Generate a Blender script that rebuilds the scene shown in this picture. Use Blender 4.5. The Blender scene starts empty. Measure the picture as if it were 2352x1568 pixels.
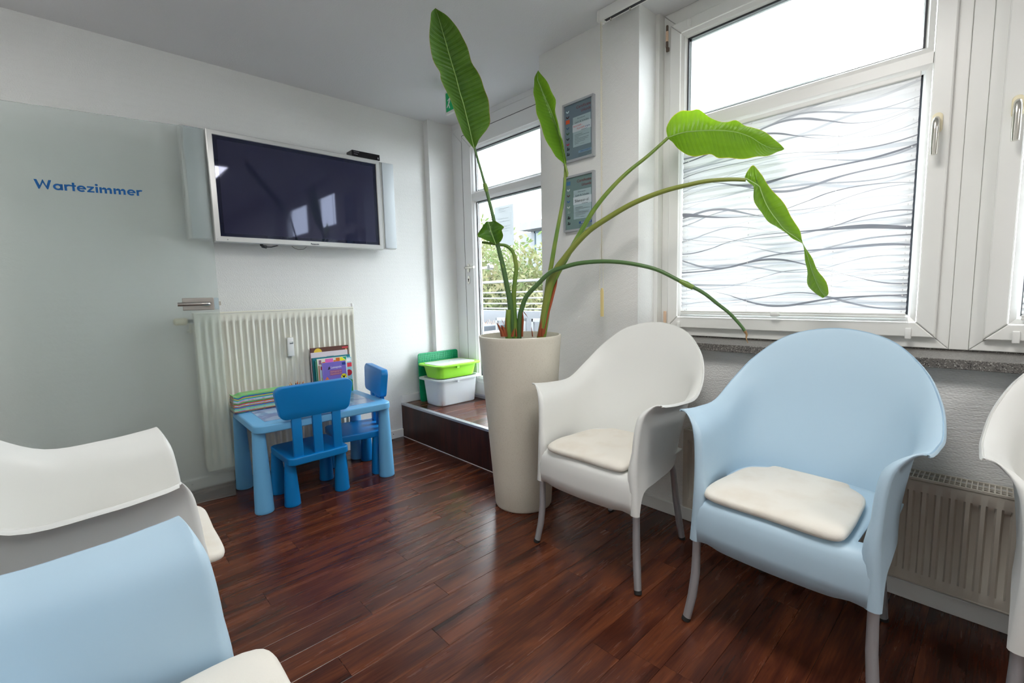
import bpy, bmesh, math, random
from mathutils import Vector, Matrix, Euler
PI = math.pi
rnd = random.Random(7)
SC = bpy.context.scene
COL = SC.collection

# ------------------------------------------------------------------ camera, world, lamps, exposure
cam_data = bpy.data.cameras.new('camera')
cam_data.sensor_width = 36.0
cam_data.lens = 16.285
cam_data.clip_start = 0.02
cam_data.clip_end = 200
cam = bpy.data.objects.new('camera', cam_data)
COL.objects.link(cam)
CR = ((0.72824938, -0.68490224, -0.02370138), (0.08957567, 0.06084286, 0.99411989), (-0.67943288, -0.72609026, 0.10565935))
M = Matrix(((CR[0][0], CR[1][0], CR[2][0], 0), (CR[0][1], CR[1][1], CR[2][1], 0), (CR[0][2], CR[1][2], CR[2][2], 1.1), (0, 0, 0, 1)))
cam.matrix_world = M
SC.camera = cam

world = bpy.data.worlds.new('overcast_sky')
SC.world = world
world.use_nodes = True
wn = world.node_tree.nodes
bg = wn['Background']
SKY_STRENGTH = 7.0
bg.inputs[0].default_value = (0.90, 0.95, 1.0, 1)
bg.inputs[1].default_value = SKY_STRENGTH
LAMP_STRENGTH = 13.0          # ceiling panel lamps, see ceiling_lamp() below
LAMP_COLOR = (1.0, 0.975, 0.94)
SC.view_settings.view_transform = 'Standard'
SC.view_settings.look = 'None'
SC.view_settings.gamma = 1
SC.view_settings.use_curve_mapping = False
SC.view_settings.exposure = 0.78
SC.cycles.use_denoising = True
SC.cycles.max_bounces = 14
SC.cycles.diffuse_bounces = 6
SC.cycles.transmission_bounces = 8
SC.cycles.transparent_max_bounces = 12
SC.cycles.sample_clamp_indirect = 8.0

# ------------------------------------------------------------------ helpers
def lin(c):
    return tuple((v / 12.92 if v <= 0.04045 else ((v + 0.055) / 1.055) ** 2.4) for v in c)

def rgb(r, g, b):
    return lin((r / 255.0, g / 255.0, b / 255.0))

def mat(name, col, rough=0.5, metal=0.0, spec=0.5, bump=None, coat=0.0, sheen=0.0, emit=None, emit_s=0.0, trans=0.0, ior=1.45, alpha=None):
    m = bpy.data.materials.new(name)
    m.use_nodes = True
    nt = m.node_tree
    p = nt.nodes['Principled BSDF']
    p.inputs['Base Color'].default_value = (*col, 1)
    p.inputs['Roughness'].default_value = rough
    p.inputs['Metallic'].default_value = metal
    p.inputs['Specular IOR Level'].default_value = spec
    p.inputs['Coat Weight'].default_value = coat
    p.inputs['Sheen Weight'].default_value = sheen
    p.inputs['Transmission Weight'].default_value = trans
    p.inputs['IOR'].default_value = ior
    if emit:
        p.inputs['Emission Color'].default_value = (*emit, 1)
        p.inputs['Emission Strength'].default_value = emit_s
    if bump:
        sc, dist, strength = bump[:3]
        scale3 = bump[3] if len(bump) > 3 else (1, 1, 1)
        tc = nt.nodes.new('ShaderNodeTexCoord')
        mp = nt.nodes.new('ShaderNodeMapping')
        mp.inputs['Scale'].default_value = scale3
        nt.links.new(tc.outputs['Object'], mp.inputs[0])
        no = nt.nodes.new('ShaderNodeTexNoise')
        no.inputs['Scale'].default_value = sc
        no.inputs['Detail'].default_value = 2
        nt.links.new(mp.outputs[0], no.inputs['Vector'])
        b = nt.nodes.new('ShaderNodeBump')
        b.inputs['Distance'].default_value = dist
        b.inputs['Strength'].default_value = strength
        nt.links.new(no.outputs[0], b.inputs['Height'])
        nt.links.new(b.outputs[0], p.inputs['Normal'])
    return m

def N(nt, t, **kw):
    n = nt.nodes.new(t)
    for k, v in kw.items():
        setattr(n, k, v)
    return n

def mathn(nt, op, a, b=None, c=None, clamp=False):
    n = nt.nodes.new('ShaderNodeMath')
    n.operation = op
    n.use_clamp = clamp
    for i, v in enumerate((a, b, c)):
        if v is None:
            continue
        if isinstance(v, (int, float)):
            n.inputs[i].default_value = v
        else:
            nt.links.new(v, n.inputs[i])
    return n.outputs[0]

def mixc(nt, f, a, b):
    n = nt.nodes.new('ShaderNodeMix')
    n.data_type = 'RGBA'
    for i, v in ((0, f), (6, a), (7, b)):
        if isinstance(v, (int, float)):
            n.inputs[i].default_value = v
        elif isinstance(v, tuple):
            n.inputs[i].default_value = (*v[:3], 1)
        else:
            nt.links.new(v, n.inputs[i])
    return n.outputs[2]

class MB:
    """Collects shapes; build() links them as ONE mesh object."""
    def __init__(self):
        self.v = []; self.f = []; self.uv = {}
    def add(self, vs, fs):
        o = len(self.v)
        self.v += [tuple(p) for p in vs]
        self.f += [tuple(o + i for i in q) for q in fs]
        return o
    def box(self, x0, x1, y0, y1, z0, z1, M=None):
        vs = [(x, y, z) for x in (x0, x1) for y in (y0, y1) for z in (z0, z1)]
        if M is not None:
            vs = [tuple(M @ Vector(p)) for p in vs]
        self.add(vs, [(0, 1, 3, 2), (4, 6, 7, 5), (0, 4, 5, 1), (2, 3, 7, 6), (0, 2, 6, 4), (1, 5, 7, 3)])
        return self
    def rbox(self, x0, x1, y0, y1, z0, z1, r=0.005, seg=3, M=None, rz=None, top_scale=None):
        """box with rounded edges (superellipse-like): rounded-rectangle layers in z."""
        rc = rz if rz is not None else r
        cx, cy = (x0 + x1) / 2, (y0 + y1) / 2
        def ring(ins, z, sc=1.0):
            rr = max(rc - ins, 0.0005)
            out = []
            for (sx, sy, a0) in ((1, 1, 0), (-1, 1, PI / 2), (-1, -1, PI), (1, -1, 1.5 * PI)):
                ox = (x1 - ins - rr if sx > 0 else x0 + ins + rr)
                oy = (y1 - ins - rr if sy > 0 else y0 + ins + rr)
                for k in range(seg + 2):
                    a = a0 + PI / 2 * k / (seg + 1)
                    out.append((cx + (ox + rr * math.cos(a) - cx) * sc, cy + (oy + rr * math.sin(a) - cy) * sc, z))
            return out
        rings = []
        tb = top_scale or 1.0
        def sc(z):
            return 1 + (tb - 1) * (z1 - z) / max(z1 - z0, 1e-6)
        for k in range(seg + 1):
            a = PI / 2 * k / seg
            z = z0 + r - r * math.cos(a)
            rings.append(ring(r - r * math.sin(a), z, sc(z)))
        for k in range(seg + 1):
            a = PI / 2 * k / seg
            z = z1 - r + r * math.sin(a)
            rings.append(ring(r - r * math.cos(a), z, sc(z)))
        n = len(rings[0])
        vs = [p for q in rings for p in q]
        if M is not None:
            vs = [tuple(M @ Vector(p)) for p in vs]
        fs = []
        for i in range(len(rings) - 1):
            for j in range(n):
                a, b = i * n + j, i * n + (j + 1) % n
                fs.append((a, b, b + n, a + n))
        fs.append(tuple(range(n - 1, -1, -1)))
        fs.append(tuple((len(rings) - 1) * n + j for j in range(n)))
        self.add(vs, fs)
        return self
    def lathe(self, prof, cx=0, cy=0, n=24, M=None, close=False):
        """prof: list of (r, z)."""
        vs, fs = [], []
        for r, z in prof:
            for k in range(n):
                a = 2 * PI * k / n
                vs.append((cx + r * math.cos(a), cy + r * math.sin(a), z))
        for i in range(len(prof) - 1):
            for k in range(n):
                a, b = i * n + k, i * n + (k + 1) % n
                fs.append((a, b, b + n, a + n))
        if not close:
            fs.append(tuple(range(n - 1, -1, -1)))
            fs.append(tuple((len(prof) - 1) * n + k for k in range(n)))
        if M is not None:
            vs = [tuple(M @ Vector(p)) for p in vs]
        self.add(vs, fs)
        return self
    def tube(self, pts, rad, n=10, caps=True, flat=1.0):
        """pts list of 3D points; rad number or list."""
        P = [Vector(p) for p in pts]
        R = rad if isinstance(rad, (list, tuple)) else [rad] * len(P)
        vs, fs = [], []
        up = None
        for i, p in enumerate(P):
            t = (P[min(i + 1, len(P) - 1)] - P[max(i - 1, 0)])
            t.normalize()
            if up is None:
                up = t.orthogonal().normalized()
            up = (up - t * up.dot(t)).normalized()
            s = t.cross(up)
            for k in range(n):
                a = 2 * PI * k / n
                vs.append(tuple(p + up * (R[i] * math.cos(a)) + s * (R[i] * math.sin(a) * flat)))
        for i in range(len(P) - 1):
            for k in range(n):
                a, b = i * n + k, i * n + (k + 1) % n
                fs.append((a, b, b + n, a + n))
        if caps:
            fs.append(tuple(range(n - 1, -1, -1)))
            fs.append(tuple((len(P) - 1) * n + k for k in range(n)))
        self.add(vs, fs)
        return self
    def prism(self, poly, a0, a1, axis='x'):
        """polygon in the plane across AXIS, extruded from a0 to a1."""
        def pt(p, a):
            return {'x': (a, p[0], p[1]), 'y': (p[0], a, p[1]), 'z': (p[0], p[1], a)}[axis]
        n = len(poly)
        self.add([pt(p, a0) for p in poly] + [pt(p, a1) for p in poly],
                 [tuple(range(n - 1, -1, -1)), tuple(range(n, 2 * n))] + [(i, (i + 1) % n, n + (i + 1) % n, n + i) for i in range(n)])
        return self
    def build(self, name, m, parent=None, smooth=False, angle=None, solid=None, subsurf=0, bevel=None, fix=True):
        me = bpy.data.meshes.new(name)
        me.from_pydata(self.v, [], self.f)
        me.validate()
        if fix:
            bm = bmesh.new(); bm.from_mesh(me)
            bmesh.ops.recalc_face_normals(bm, faces=bm.faces)
            bm.to_mesh(me); bm.free()
        o = bpy.data.objects.new(name, me)
        COL.objects.link(o)
        me.materials.append(m)
        if parent is not None:
            o.parent = parent
        if bevel:
            b = o.modifiers.new('bevel', 'BEVEL'); b.width = bevel; b.segments = 2; b.limit_method = 'ANGLE'; b.angle_limit = math.radians(40)
            b.harden_normals = False
        if solid:
            s = o.modifiers.new('thickness', 'SOLIDIFY'); s.thickness = abs(solid); s.offset = 1 if solid > 0 else -1
        if subsurf:
            s = o.modifiers.new('smooth', 'SUBSURF'); s.levels = subsurf; s.render_levels = subsurf
        if smooth:
            me.shade_smooth()
            if angle is not None:
                me.set_sharp_from_angle(angle=math.radians(angle))
        return o

def tag(o, label=None, cat=None, group=None, kind=None):
    if label: o['label'] = label
    if cat: o['category'] = cat
    if group: o['group'] = group
    if kind: o['kind'] = kind
    return o

def thing(name, label, cat, loc=(0, 0, 0), rotz=0, group=None):
    o = bpy.data.objects.new(name, None)
    o.empty_display_size = 0.05
    COL.objects.link(o)
    o.location = loc
    o.rotation_euler = (0, 0, rotz)
    return tag(o, label, cat, group)

def struct_root(name, loc=(0, 0, 0)):
    o = bpy.data.objects.new(name, None)
    COL.objects.link(o); o.location = loc
    o['kind'] = 'structure'
    return o

def struct(o, label=None):
    o['kind'] = 'structure'
    if label: o['label'] = label
    return o

def dup(root, loc=None, rotz=None, label=None, mats=None):
    r = root.copy(); COL.objects.link(r)
    if loc is not None: r.location = loc
    if rotz is not None: r.rotation_euler = (0, 0, rotz)
    if label: r['label'] = label
    def rec(src, dst):
        for ch in list(src.children):
            c = ch.copy(); COL.objects.link(c); c.parent = dst
            if mats and ch.type == 'MESH' and ch.data.materials and ch.data.materials[0].name in mats:
                c.data = ch.data.copy()
                c.data.materials[0] = mats[ch.data.materials[0].name]
            rec(ch, c)
    rec(root, r)
    return r

def text_mesh(s, size, bold=0.0, align='LEFT', spacing=1.0):
    """flat mesh data of a line of lettering in the XY plane."""
    cu = bpy.data.curves.new('lettering', 'FONT')
    cu.body = s; cu.size = size; cu.align_x = align; cu.offset = bold; cu.resolution_u = 2; cu.space_character = spacing
    ob = bpy.data.objects.new('lettering', cu)
    COL.objects.link(ob)
    me = bpy.data.meshes.new_from_object(ob)
    COL.objects.unlink(ob)
    bpy.data.objects.remove(ob)
    bpy.data.curves.remove(cu)
    vs = [tuple(v.co) for v in me.vertices]
    fs = [tuple(p.vertices) for p in me.polygons]
    bpy.data.meshes.remove(me)
    return vs, fs

def put_text(mb, s, size, origin, ux, uy, bold=0.0, align='LEFT', width=None, mirror=False):
    vs, fs = text_mesh(s, size, bold, align)
    if not vs: return
    k = 1.0
    if width:
        w = max(v[0] for v in vs) - min(v[0] for v in vs)
        k = width / w
    ux, uy, o = Vector(ux), Vector(uy), Vector(origin)
    mb.add([tuple(o + ux * (v[0] * k * (-1 if mirror else 1)) + uy * v[1]) for v in vs], fs)

# ------------------------------------------------------------------ materials
def wallpaper(name, col, su, sv, strength, axis='y'):
    m = mat(name, col, rough=0.75, spec=0.3)
    nt = m.node_tree; p = nt.nodes['Principled BSDF']
    g = N(nt, 'ShaderNodeNewGeometry')
    mp = N(nt, 'ShaderNodeMapping'); mp.inputs['Scale'].default_value = (su, su, sv)
    mp.inputs['Rotation'].default_value = (0.25, 0.25, 0)
    nt.links.new(g.outputs['Position'], mp.inputs[0])
    v = N(nt, 'ShaderNodeTexVoronoi'); v.inputs['Scale'].default_value = 1.0; v.feature = 'SMOOTH_F1'
    v.inputs['Randomness'].default_value = 0.45
    nt.links.new(mp.outputs[0], v.inputs['Vector'])
    b = N(nt, 'ShaderNodeBump'); b.inputs['Distance'].default_value = 0.003; b.inputs['Strength'].default_value = strength
    nt.links.new(v.outputs['Distance'], b.inputs['Height'])
    nt.links.new(b.outputs[0], p.inputs['Normal'])
    return m

M_WALL = wallpaper('white_textured_wallpaper', (0.80, 0.80, 0.785), 190, 120, 0.6)
M_WALL2 = wallpaper('white_coarse_wallpaper', (0.80, 0.80, 0.785), 110, 230, 0.9)
M_CEIL = mat('ceiling_paint', (0.72, 0.72, 0.735), 0.9, spec=0.2, bump=(160, 0.002, 0.5))
M_PVC = mat('white_window_plastic', (0.80, 0.80, 0.775), 0.32, bump=(300, 0.0003, 0.15))
M_PVC_D = mat('white_door_plastic', (0.80, 0.80, 0.80), 0.32)
M_SEAL = mat('dark_rubber_seal', (0.03, 0.032, 0.04), 0.5)
M_WHITE = mat('white_paint', (0.82, 0.82, 0.80), 0.35)
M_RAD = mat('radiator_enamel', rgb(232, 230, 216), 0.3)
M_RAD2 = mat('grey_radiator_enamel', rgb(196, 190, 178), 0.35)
M_DARK = mat('dark_void', (0.01, 0.01, 0.012), 0.7)
M_SILVER = mat('silver_plastic', (0.58, 0.60, 0.61), 0.32, metal=0.35)
M_ALU = mat('satin_aluminium', (0.50, 0.52, 0.55), 0.38, metal=0.6, bump=(500, 0.0002, 0.2))
M_STEEL = mat('brushed_steel', (0.50, 0.47, 0.44), 0.3, metal=0.95, bump=(60, 0.0002, 0.2, (1, 1, 12)))
M_CHROME = mat('bright_nickel', (0.72, 0.70, 0.64), 0.2, metal=1.0)
M_CREAM = mat('cream_plastic', rgb(232, 222, 190), 0.4)
M_BLACK = mat('black_plastic', (0.012, 0.012, 0.013), 0.25)
M_RUBBER = mat('black_rubber', (0.02, 0.02, 0.02), 0.7)
M_CHAIR_W = mat('off_white_shell_plastic', rgb(226, 227, 224), 0.42, spec=0.45, bump=(700, 0.0002, 0.12))
M_CHAIR_B = mat('pale_blue_shell_plastic', rgb(180, 205, 222), 0.42, spec=0.45, bump=(700, 0.0002, 0.12))
M_SOCK = mat('grey_lower_plastic', (0.3, 0.3, 0.31), 0.4)
M_KID_L = mat('sky_blue_plastic', rgb(112, 183, 232), 0.38, bump=(500, 0.0003, 0.15))
M_KID_D = mat('strong_blue_plastic', rgb(0, 124, 196), 0.38, bump=(500, 0.0003, 0.15))
M_PLANTER = mat('beige_stone_plastic', rgb(216, 210, 196), 0.5)
M_BROWN = mat('dry_sheath', rgb(150, 74, 40), 0.7, bump=(90, 0.003, 0.6, (1, 1, 0.1)))
M_SOIL = mat('potting_soil', (0.03, 0.02, 0.013), 0.95, bump=(80, 0.02, 1))
M_TIP = mat('withered_tip', rgb(176, 140, 100), 0.7)
M_PAPER = mat('white_paper', (0.75, 0.76, 0.78), 0.7)
M_INK = mat('dark_ink', rgb(60, 66, 78), 0.6)

def speckle(m, c2, sc, lo, hi):
    nt = m.node_tree; p = nt.nodes['Principled BSDF']
    tc = N(nt, 'ShaderNodeTexCoord')
    no = N(nt, 'ShaderNodeTexNoise'); no.inputs['Scale'].default_value = sc; no.inputs['Detail'].default_value = 3
    nt.links.new(tc.outputs['Object'], no.inputs['Vector'])
    r = N(nt, 'ShaderNodeMapRange'); r.inputs[1].default_value = lo; r.inputs[2].default_value = hi
    nt.links.new(no.outputs[0], r.inputs[0])
    c = mixc(nt, r.outputs[0], tuple(p.inputs['Base Color'].default_value)[:3], c2)
    nt.links.new(c, p.inputs['Base Color'])
    return m
speckle(M_PLANTER, rgb(196, 187, 170), 260, 0.55, 0.75)

M_FABRIC = mat('cream_cotton', rgb(228, 223, 213), 0.85, sheen=0.2, bump=(420, 0.0012, 0.5, (1, 4, 1)))
speckle(M_FABRIC, rgb(216, 206, 190), 9, 0.45, 0.8)

def granite():
    m = mat('speckled_granite', rgb(140, 138, 134), 0.30, spec=0.4)
    nt = m.node_tree; p = nt.nodes['Principled BSDF']
    g = N(nt, 'ShaderNodeNewGeometry')
    v = N(nt, 'ShaderNodeTexVoronoi'); v.inputs['Scale'].default_value = 380
    nt.links.new(g.outputs['Position'], v.inputs['Vector'])
    r = N(nt, 'ShaderNodeValToRGB')
    e = r.color_ramp.elements
    e[0].position = 0.0; e[0].color = (*rgb(38, 36, 36), 1)
    e[1].position = 1.0; e[1].color = (*rgb(160, 158, 152), 1)
    for pos, c in ((0.16, rgb(40, 38, 38)), (0.22, rgb(90, 87, 84)), (0.75, rgb(112, 108, 104)), (0.82, rgb(164, 162, 156))):
        x = e.new(pos); x.color = (*c, 1)
    nt.links.new(v.outputs['Color'], r.inputs[0])
    nt.links.new(r.outputs[0], p.inputs['Base Color'])
    return m
M_GRANITE = granite()

def wood(name, dark, mid, light, rough=0.28, axis=0, per_object=True, scale=1.0):
    """laminate wood; the grain runs along AXIS, every board draws its own stretch of grain and tone."""
    m = mat(name, mid, rough, spec=0.5)
    nt = m.node_tree; p = nt.nodes['Principled BSDF']
    g = N(nt, 'ShaderNodeNewGeometry')
    oi = N(nt, 'ShaderNodeObjectInfo')
    off = N(nt, 'ShaderNodeVectorMath', operation='SCALE')
    off.inputs[0].default_value = (37.0, 13.0, 19.0)
    nt.links.new(oi.outputs['Random'], off.inputs['Scale'])
    add = N(nt, 'ShaderNodeVectorMath', operation='ADD')
    nt.links.new(g.outputs['Position'], add.inputs[0]); nt.links.new(off.outputs[0], add.inputs[1])
    s = [17.0, 17.0, 17.0]; s[axis] = 1.5
    mp = N(nt, 'ShaderNodeMapping'); mp.inputs['Scale'].default_value = [q * scale for q in s]
    nt.links.new(add.outputs[0], mp.inputs[0])
    n1 = N(nt, 'ShaderNodeTexNoise'); n1.inputs['Scale'].default_value = 1.0; n1.inputs['Detail'].default_value = 5; n1.inputs['Roughness'].default_value = 0.6
    n1.inputs['Distortion'].default_value = 0.8
    nt.links.new(mp.outputs[0], n1.inputs['Vector'])
    s2 = [7.0, 7.0, 7.0]; s2[axis] = 1.6
    mp2 = N(nt, 'ShaderNodeMapping'); mp2.inputs['Scale'].default_value = [q * scale for q in s2]
    nt.links.new(add.outputs[0], mp2.inputs[0])
    n2 = N(nt, 'ShaderNodeTexNoise'); n2.inputs['Scale'].default_value = 1.0; n2.inputs['Detail'].default_value = 4; n2.inputs['Distortion'].default_value = 1.6
    nt.links.new(mp2.outputs[0], n2.inputs['Vector'])
    s3 = [170.0, 170.0, 170.0]; s3[axis] = 9
    mp3 = N(nt, 'ShaderNodeMapping'); mp3.inputs['Scale'].default_value = [q * scale for q in s3]
    nt.links.new(add.outputs[0], mp3.inputs[0])
    n3 = N(nt, 'ShaderNodeTexNoise'); n3.inputs['Scale'].default_value = 1.0; n3.inputs['Detail'].default_value = 3
    nt.links.new(mp3.outputs[0], n3.inputs['Vector'])
    a = mathn(nt, 'MULTIPLY', n1.outputs[0], 0.5)
    b = mathn(nt, 'MULTIPLY', n2.outputs[0], 0.5)
    c = mathn(nt, 'MULTIPLY', n3.outputs[0], 0.22)
    t = mathn(nt, 'ADD', a, b); t = mathn(nt, 'ADD', t, c)
    rr = mathn(nt, 'MULTIPLY', oi.outputs['Random'], 0.045); t = mathn(nt, 'ADD', t, rr)
    r = N(nt, 'ShaderNodeValToRGB'); e = r.color_ramp.elements
    e[0].position = 0.47; e[0].color = (*dark, 1)
    e[1].position = 0.80; e[1].color = (*light, 1)
    x = e.new(0.62); x.color = (*mid, 1)
    nt.links.new(t, r.inputs[0]); nt.links.new(r.outputs[0], p.inputs['Base Color'])
    rg = mathn(nt, 'MULTIPLY_ADD', n1.outputs[0], 0.16, rough - 0.08)
    nt.links.new(rg, p.inputs['Roughness'])
    bp = N(nt, 'ShaderNodeBump'); bp.inputs['Distance'].default_value = 0.0003; bp.inputs['Strength'].default_value = 0.2
    nt.links.new(n3.outputs[0], bp.inputs['Height']); nt.links.new(bp.outputs[0], p.inputs['Normal'])
    return m
M_WOOD = wood('red_brown_laminate', rgb(42, 19, 13), rgb(78, 38, 25), rgb(114, 62, 36), 0.26, 0)
M_RISER = wood('dark_laminate_riser', rgb(30, 12, 10), rgb(54, 25, 19), rgb(78, 40, 28), 0.4, 2)

def glass_thin(name, tint, refl=1.0):
    m = bpy.data.materials.new(name); m.use_nodes = True
    nt = m.node_tree; nt.nodes.clear()
    out = N(nt, 'ShaderNodeOutputMaterial'); mx = N(nt, 'ShaderNodeMixShader')
    tr = N(nt, 'ShaderNodeBsdfTransparent'); tr.inputs[0].default_value = (*tint, 1)
    gl = N(nt, 'ShaderNodeBsdfGlossy'); gl.inputs['Roughness'].default_value = 0.01
    g = N(nt, 'ShaderNodeNewGeometry')
    dt = N(nt, 'ShaderNodeVectorMath', operation='DOT_PRODUCT')
    nt.links.new(g.outputs['Incoming'], dt.inputs[0]); nt.links.new(g.outputs['Normal'], dt.inputs[1])
    c = mathn(nt, 'SUBTRACT', 1.0, mathn(nt, 'ABSOLUTE', dt.outputs['Value']), clamp=True)
    f = mathn(nt, 'MULTIPLY', mathn(nt, 'MULTIPLY_ADD', mathn(nt, 'POWER', c, 5.0), 0.96, 0.04), refl)
    nt.links.new(f, mx.inputs[0]); nt.links.new(tr.outputs[0], mx.inputs[1]); nt.links.new(gl.outputs[0], mx.inputs[2])
    nt.links.new(mx.outputs[0], out.inputs[0])
    return m
M_GLASS = glass_thin('window_glass', (0.96, 0.98, 0.98))

def frosted():
    m = mat('etched_glass', (0.93, 0.98, 0.965), 0.20, trans=1.0, ior=1.25)
    nt = m.node_tree; p = nt.nodes['Principled BSDF']
    out = nt.nodes['Material Output']
    tl = N(nt, 'ShaderNodeBsdfTranslucent'); tl.inputs[0].default_value = (0.80, 0.88, 0.86, 1)
    df = N(nt, 'ShaderNodeBsdfDiffuse'); df.inputs[0].default_value = (0.64, 0.70, 0.69, 1)
    m1 = N(nt, 'ShaderNodeMixShader'); m1.inputs[0].default_value = 0.6
    nt.links.new(tl.outputs[0], m1.inputs[1]); nt.links.new(df.outputs[0], m1.inputs[2])
    m2 = N(nt, 'ShaderNodeMixShader'); m2.inputs[0].default_value = 0.15
    nt.links.new(p.outputs[0], m2.inputs[1]); nt.links.new(m1.outputs[0], m2.inputs[2])
    nt.links.new(m2.outputs[0], out.inputs[0])
    return m
M_FROST = frosted()

def leaf_mat(name, cd, cl, edge, transl=0.4):
    m = mat(name, cd, 0.33, spec=0.5)
    nt = m.node_tree; p = nt.nodes['Principled BSDF']; out = nt.nodes['Material Output']
    uv = N(nt, 'ShaderNodeUVMap'); uv.uv_map = 'UVMap'
    sp = N(nt, 'ShaderNodeSeparateXYZ'); nt.links.new(uv.outputs[0], sp.inputs[0])
    U, V = sp.outputs[0], sp.outputs[1]           # U across 0..1, V along in metres
    a = mathn(nt, 'ABSOLUTE', mathn(nt, 'SUBTRACT', U, 0.5))
    no = N(nt, 'ShaderNodeTexNoise'); no.inputs['Scale'].default_value = 5; no.inputs['Detail'].default_value = 3
    nt.links.new(uv.outputs[0], no.inputs['Vector'])
    # lateral veins run slightly forward from the midrib
    ph = mathn(nt, 'MULTIPLY', mathn(nt, 'ADD', V, mathn(nt, 'MULTIPLY', a, -0.07)), 330)
    vein = mathn(nt, 'MULTIPLY_ADD', mathn(nt, 'SINE', ph), 0.5, 0.5)
    vein2 = mathn(nt, 'MULTIPLY_ADD', mathn(nt, 'SINE', mathn(nt, 'MULTIPLY', ph, 2.7)), 0.5, 0.5)
    t = mathn(nt, 'MULTIPLY', no.outputs[0], 0.8)
    t = mathn(nt, 'ADD', t, mathn(nt, 'MULTIPLY', vein, 0.10))
    t = mathn(nt, 'ADD', t, mathn(nt, 'MULTIPLY_ADD', a, 1.3, -0.38), clamp=True)  # leaf shading put into the colour: dark at the midrib, lighter outwards
    c1 = mixc(nt, t, cd, cl)
    mid = mathn(nt, 'LESS_THAN', a, 0.012)
    c2 = mixc(nt, mid, c1, rgb(120, 158, 84))
    ed = mathn(nt, 'GREATER_THAN', a, 0.488)
    c3 = mixc(nt, ed, c2, edge)
    nt.links.new(c3, p.inputs['Base Color'])
    b = N(nt, 'ShaderNodeBump'); b.inputs['Distance'].default_value = 0.0015; b.inputs['Strength'].default_value = 0.6
    nt.links.new(mathn(nt, 'ADD', vein, mathn(nt, 'MULTIPLY', vein2, 0.3)), b.inputs['Height'])
    nt.links.new(b.outputs[0], p.inputs['Normal'])
    tl = N(nt, 'ShaderNodeBsdfTranslucent')
    tc = mixc(nt, 0.5, c3, rgb(160, 200, 20)); nt.links.new(tc, tl.inputs[0]); nt.links.new(b.outputs[0], tl.inputs['Normal'])
    mx = N(nt, 'ShaderNodeMixShader'); mx.inputs[0].default_value = transl
    nt.links.new(p.outputs[0], mx.inputs[1]); nt.links.new(tl.outputs[0], mx.inputs[2]); nt.links.new(mx.outputs[0], out.inputs[0])
    return m
M_LEAF_D = leaf_mat('dark_green_leaf', rgb(42, 84, 22), rgb(84, 128, 44), rgb(150, 130, 60), 0.15)
M_LEAF_B = leaf_mat('bright_green_leaf', rgb(64, 112, 22), rgb(120, 166, 44), rgb(206, 186, 60), 0.5)
M_STEM = mat('green_petiole', rgb(92, 128, 50), 0.4)
speckle(M_STEM, rgb(130, 146, 60), 8, 0.4, 0.7)
M_LEAF_M = leaf_mat('mid_green_leaf', rgb(70,118,38), rgb(118,162,58), rgb(170,180,80), 0.35)
M_STEM3 = mat('olive_petiole', rgb(124,134,58), 0.4)
M_STEM2 = mat('dark_green_petiole', rgb(76, 108, 60), 0.4)
# ------------------------------------------------------------------ the room
X0, YW, ZC = 2.042, 3.177, 2.428        # window wall, screen wall, ceiling
XL, YB = -0.62, -3.4                     # wall behind the left chairs, wall behind the viewer
ZS = 0.263                               # height of the step in front of the balcony door
w = MB().box(-2.2, 2.085, YW, YW + 0.12, -0.02, ZC + 0.02); struct(w.build('wall_left', M_WALL))
w = MB().box(2.085, 2.46, 3.118, YW + 0.12, -0.02, ZC + 0.02); struct(w.build('wall_corner', M_WALL))
w = MB().box(X0, 2.42, 1.258, 1.903, -0.02, ZC + 0.02); struct(w.build('wall_pillar', M_WALL))
w = MB().box(X0, 2.36, YB, 1.258, -0.02, 0.826).box(X0, 2.36, YB, -1.06, 0.826, ZC + 0.02)
struct(w.build('wall_right', M_WALL2))
w = MB().box(X0 + 0.15, 2.24, 1.2375, 1.258, 0.86, ZC); struct(w.build('trim_3', M_PVC))
w = MB().box(XL - 0.12, XL, YB, 1.95, -0.02, ZC + 0.02); struct(w.build('wall_entrance', M_WALL))
w = MB().box(-2.32, -2.2, 1.83, YW + 0.12, -0.02, ZC + 0.02).box(-2.2, XL - 0.12, 1.83, 1.95, -0.02, ZC + 0.02); struct(w.build('wall_corridor', M_WALL))
w = MB().box(XL - 0.12, 2.36, YB - 0.12, YB, -0.02, ZC + 0.02); struct(w.build('wall_back', M_WALL))
w = MB().box(-2.32, 2.45, YB - 0.12, YW + 0.12, ZC, ZC + 0.15); struct(w.build('ceiling', M_CEIL))

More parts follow.
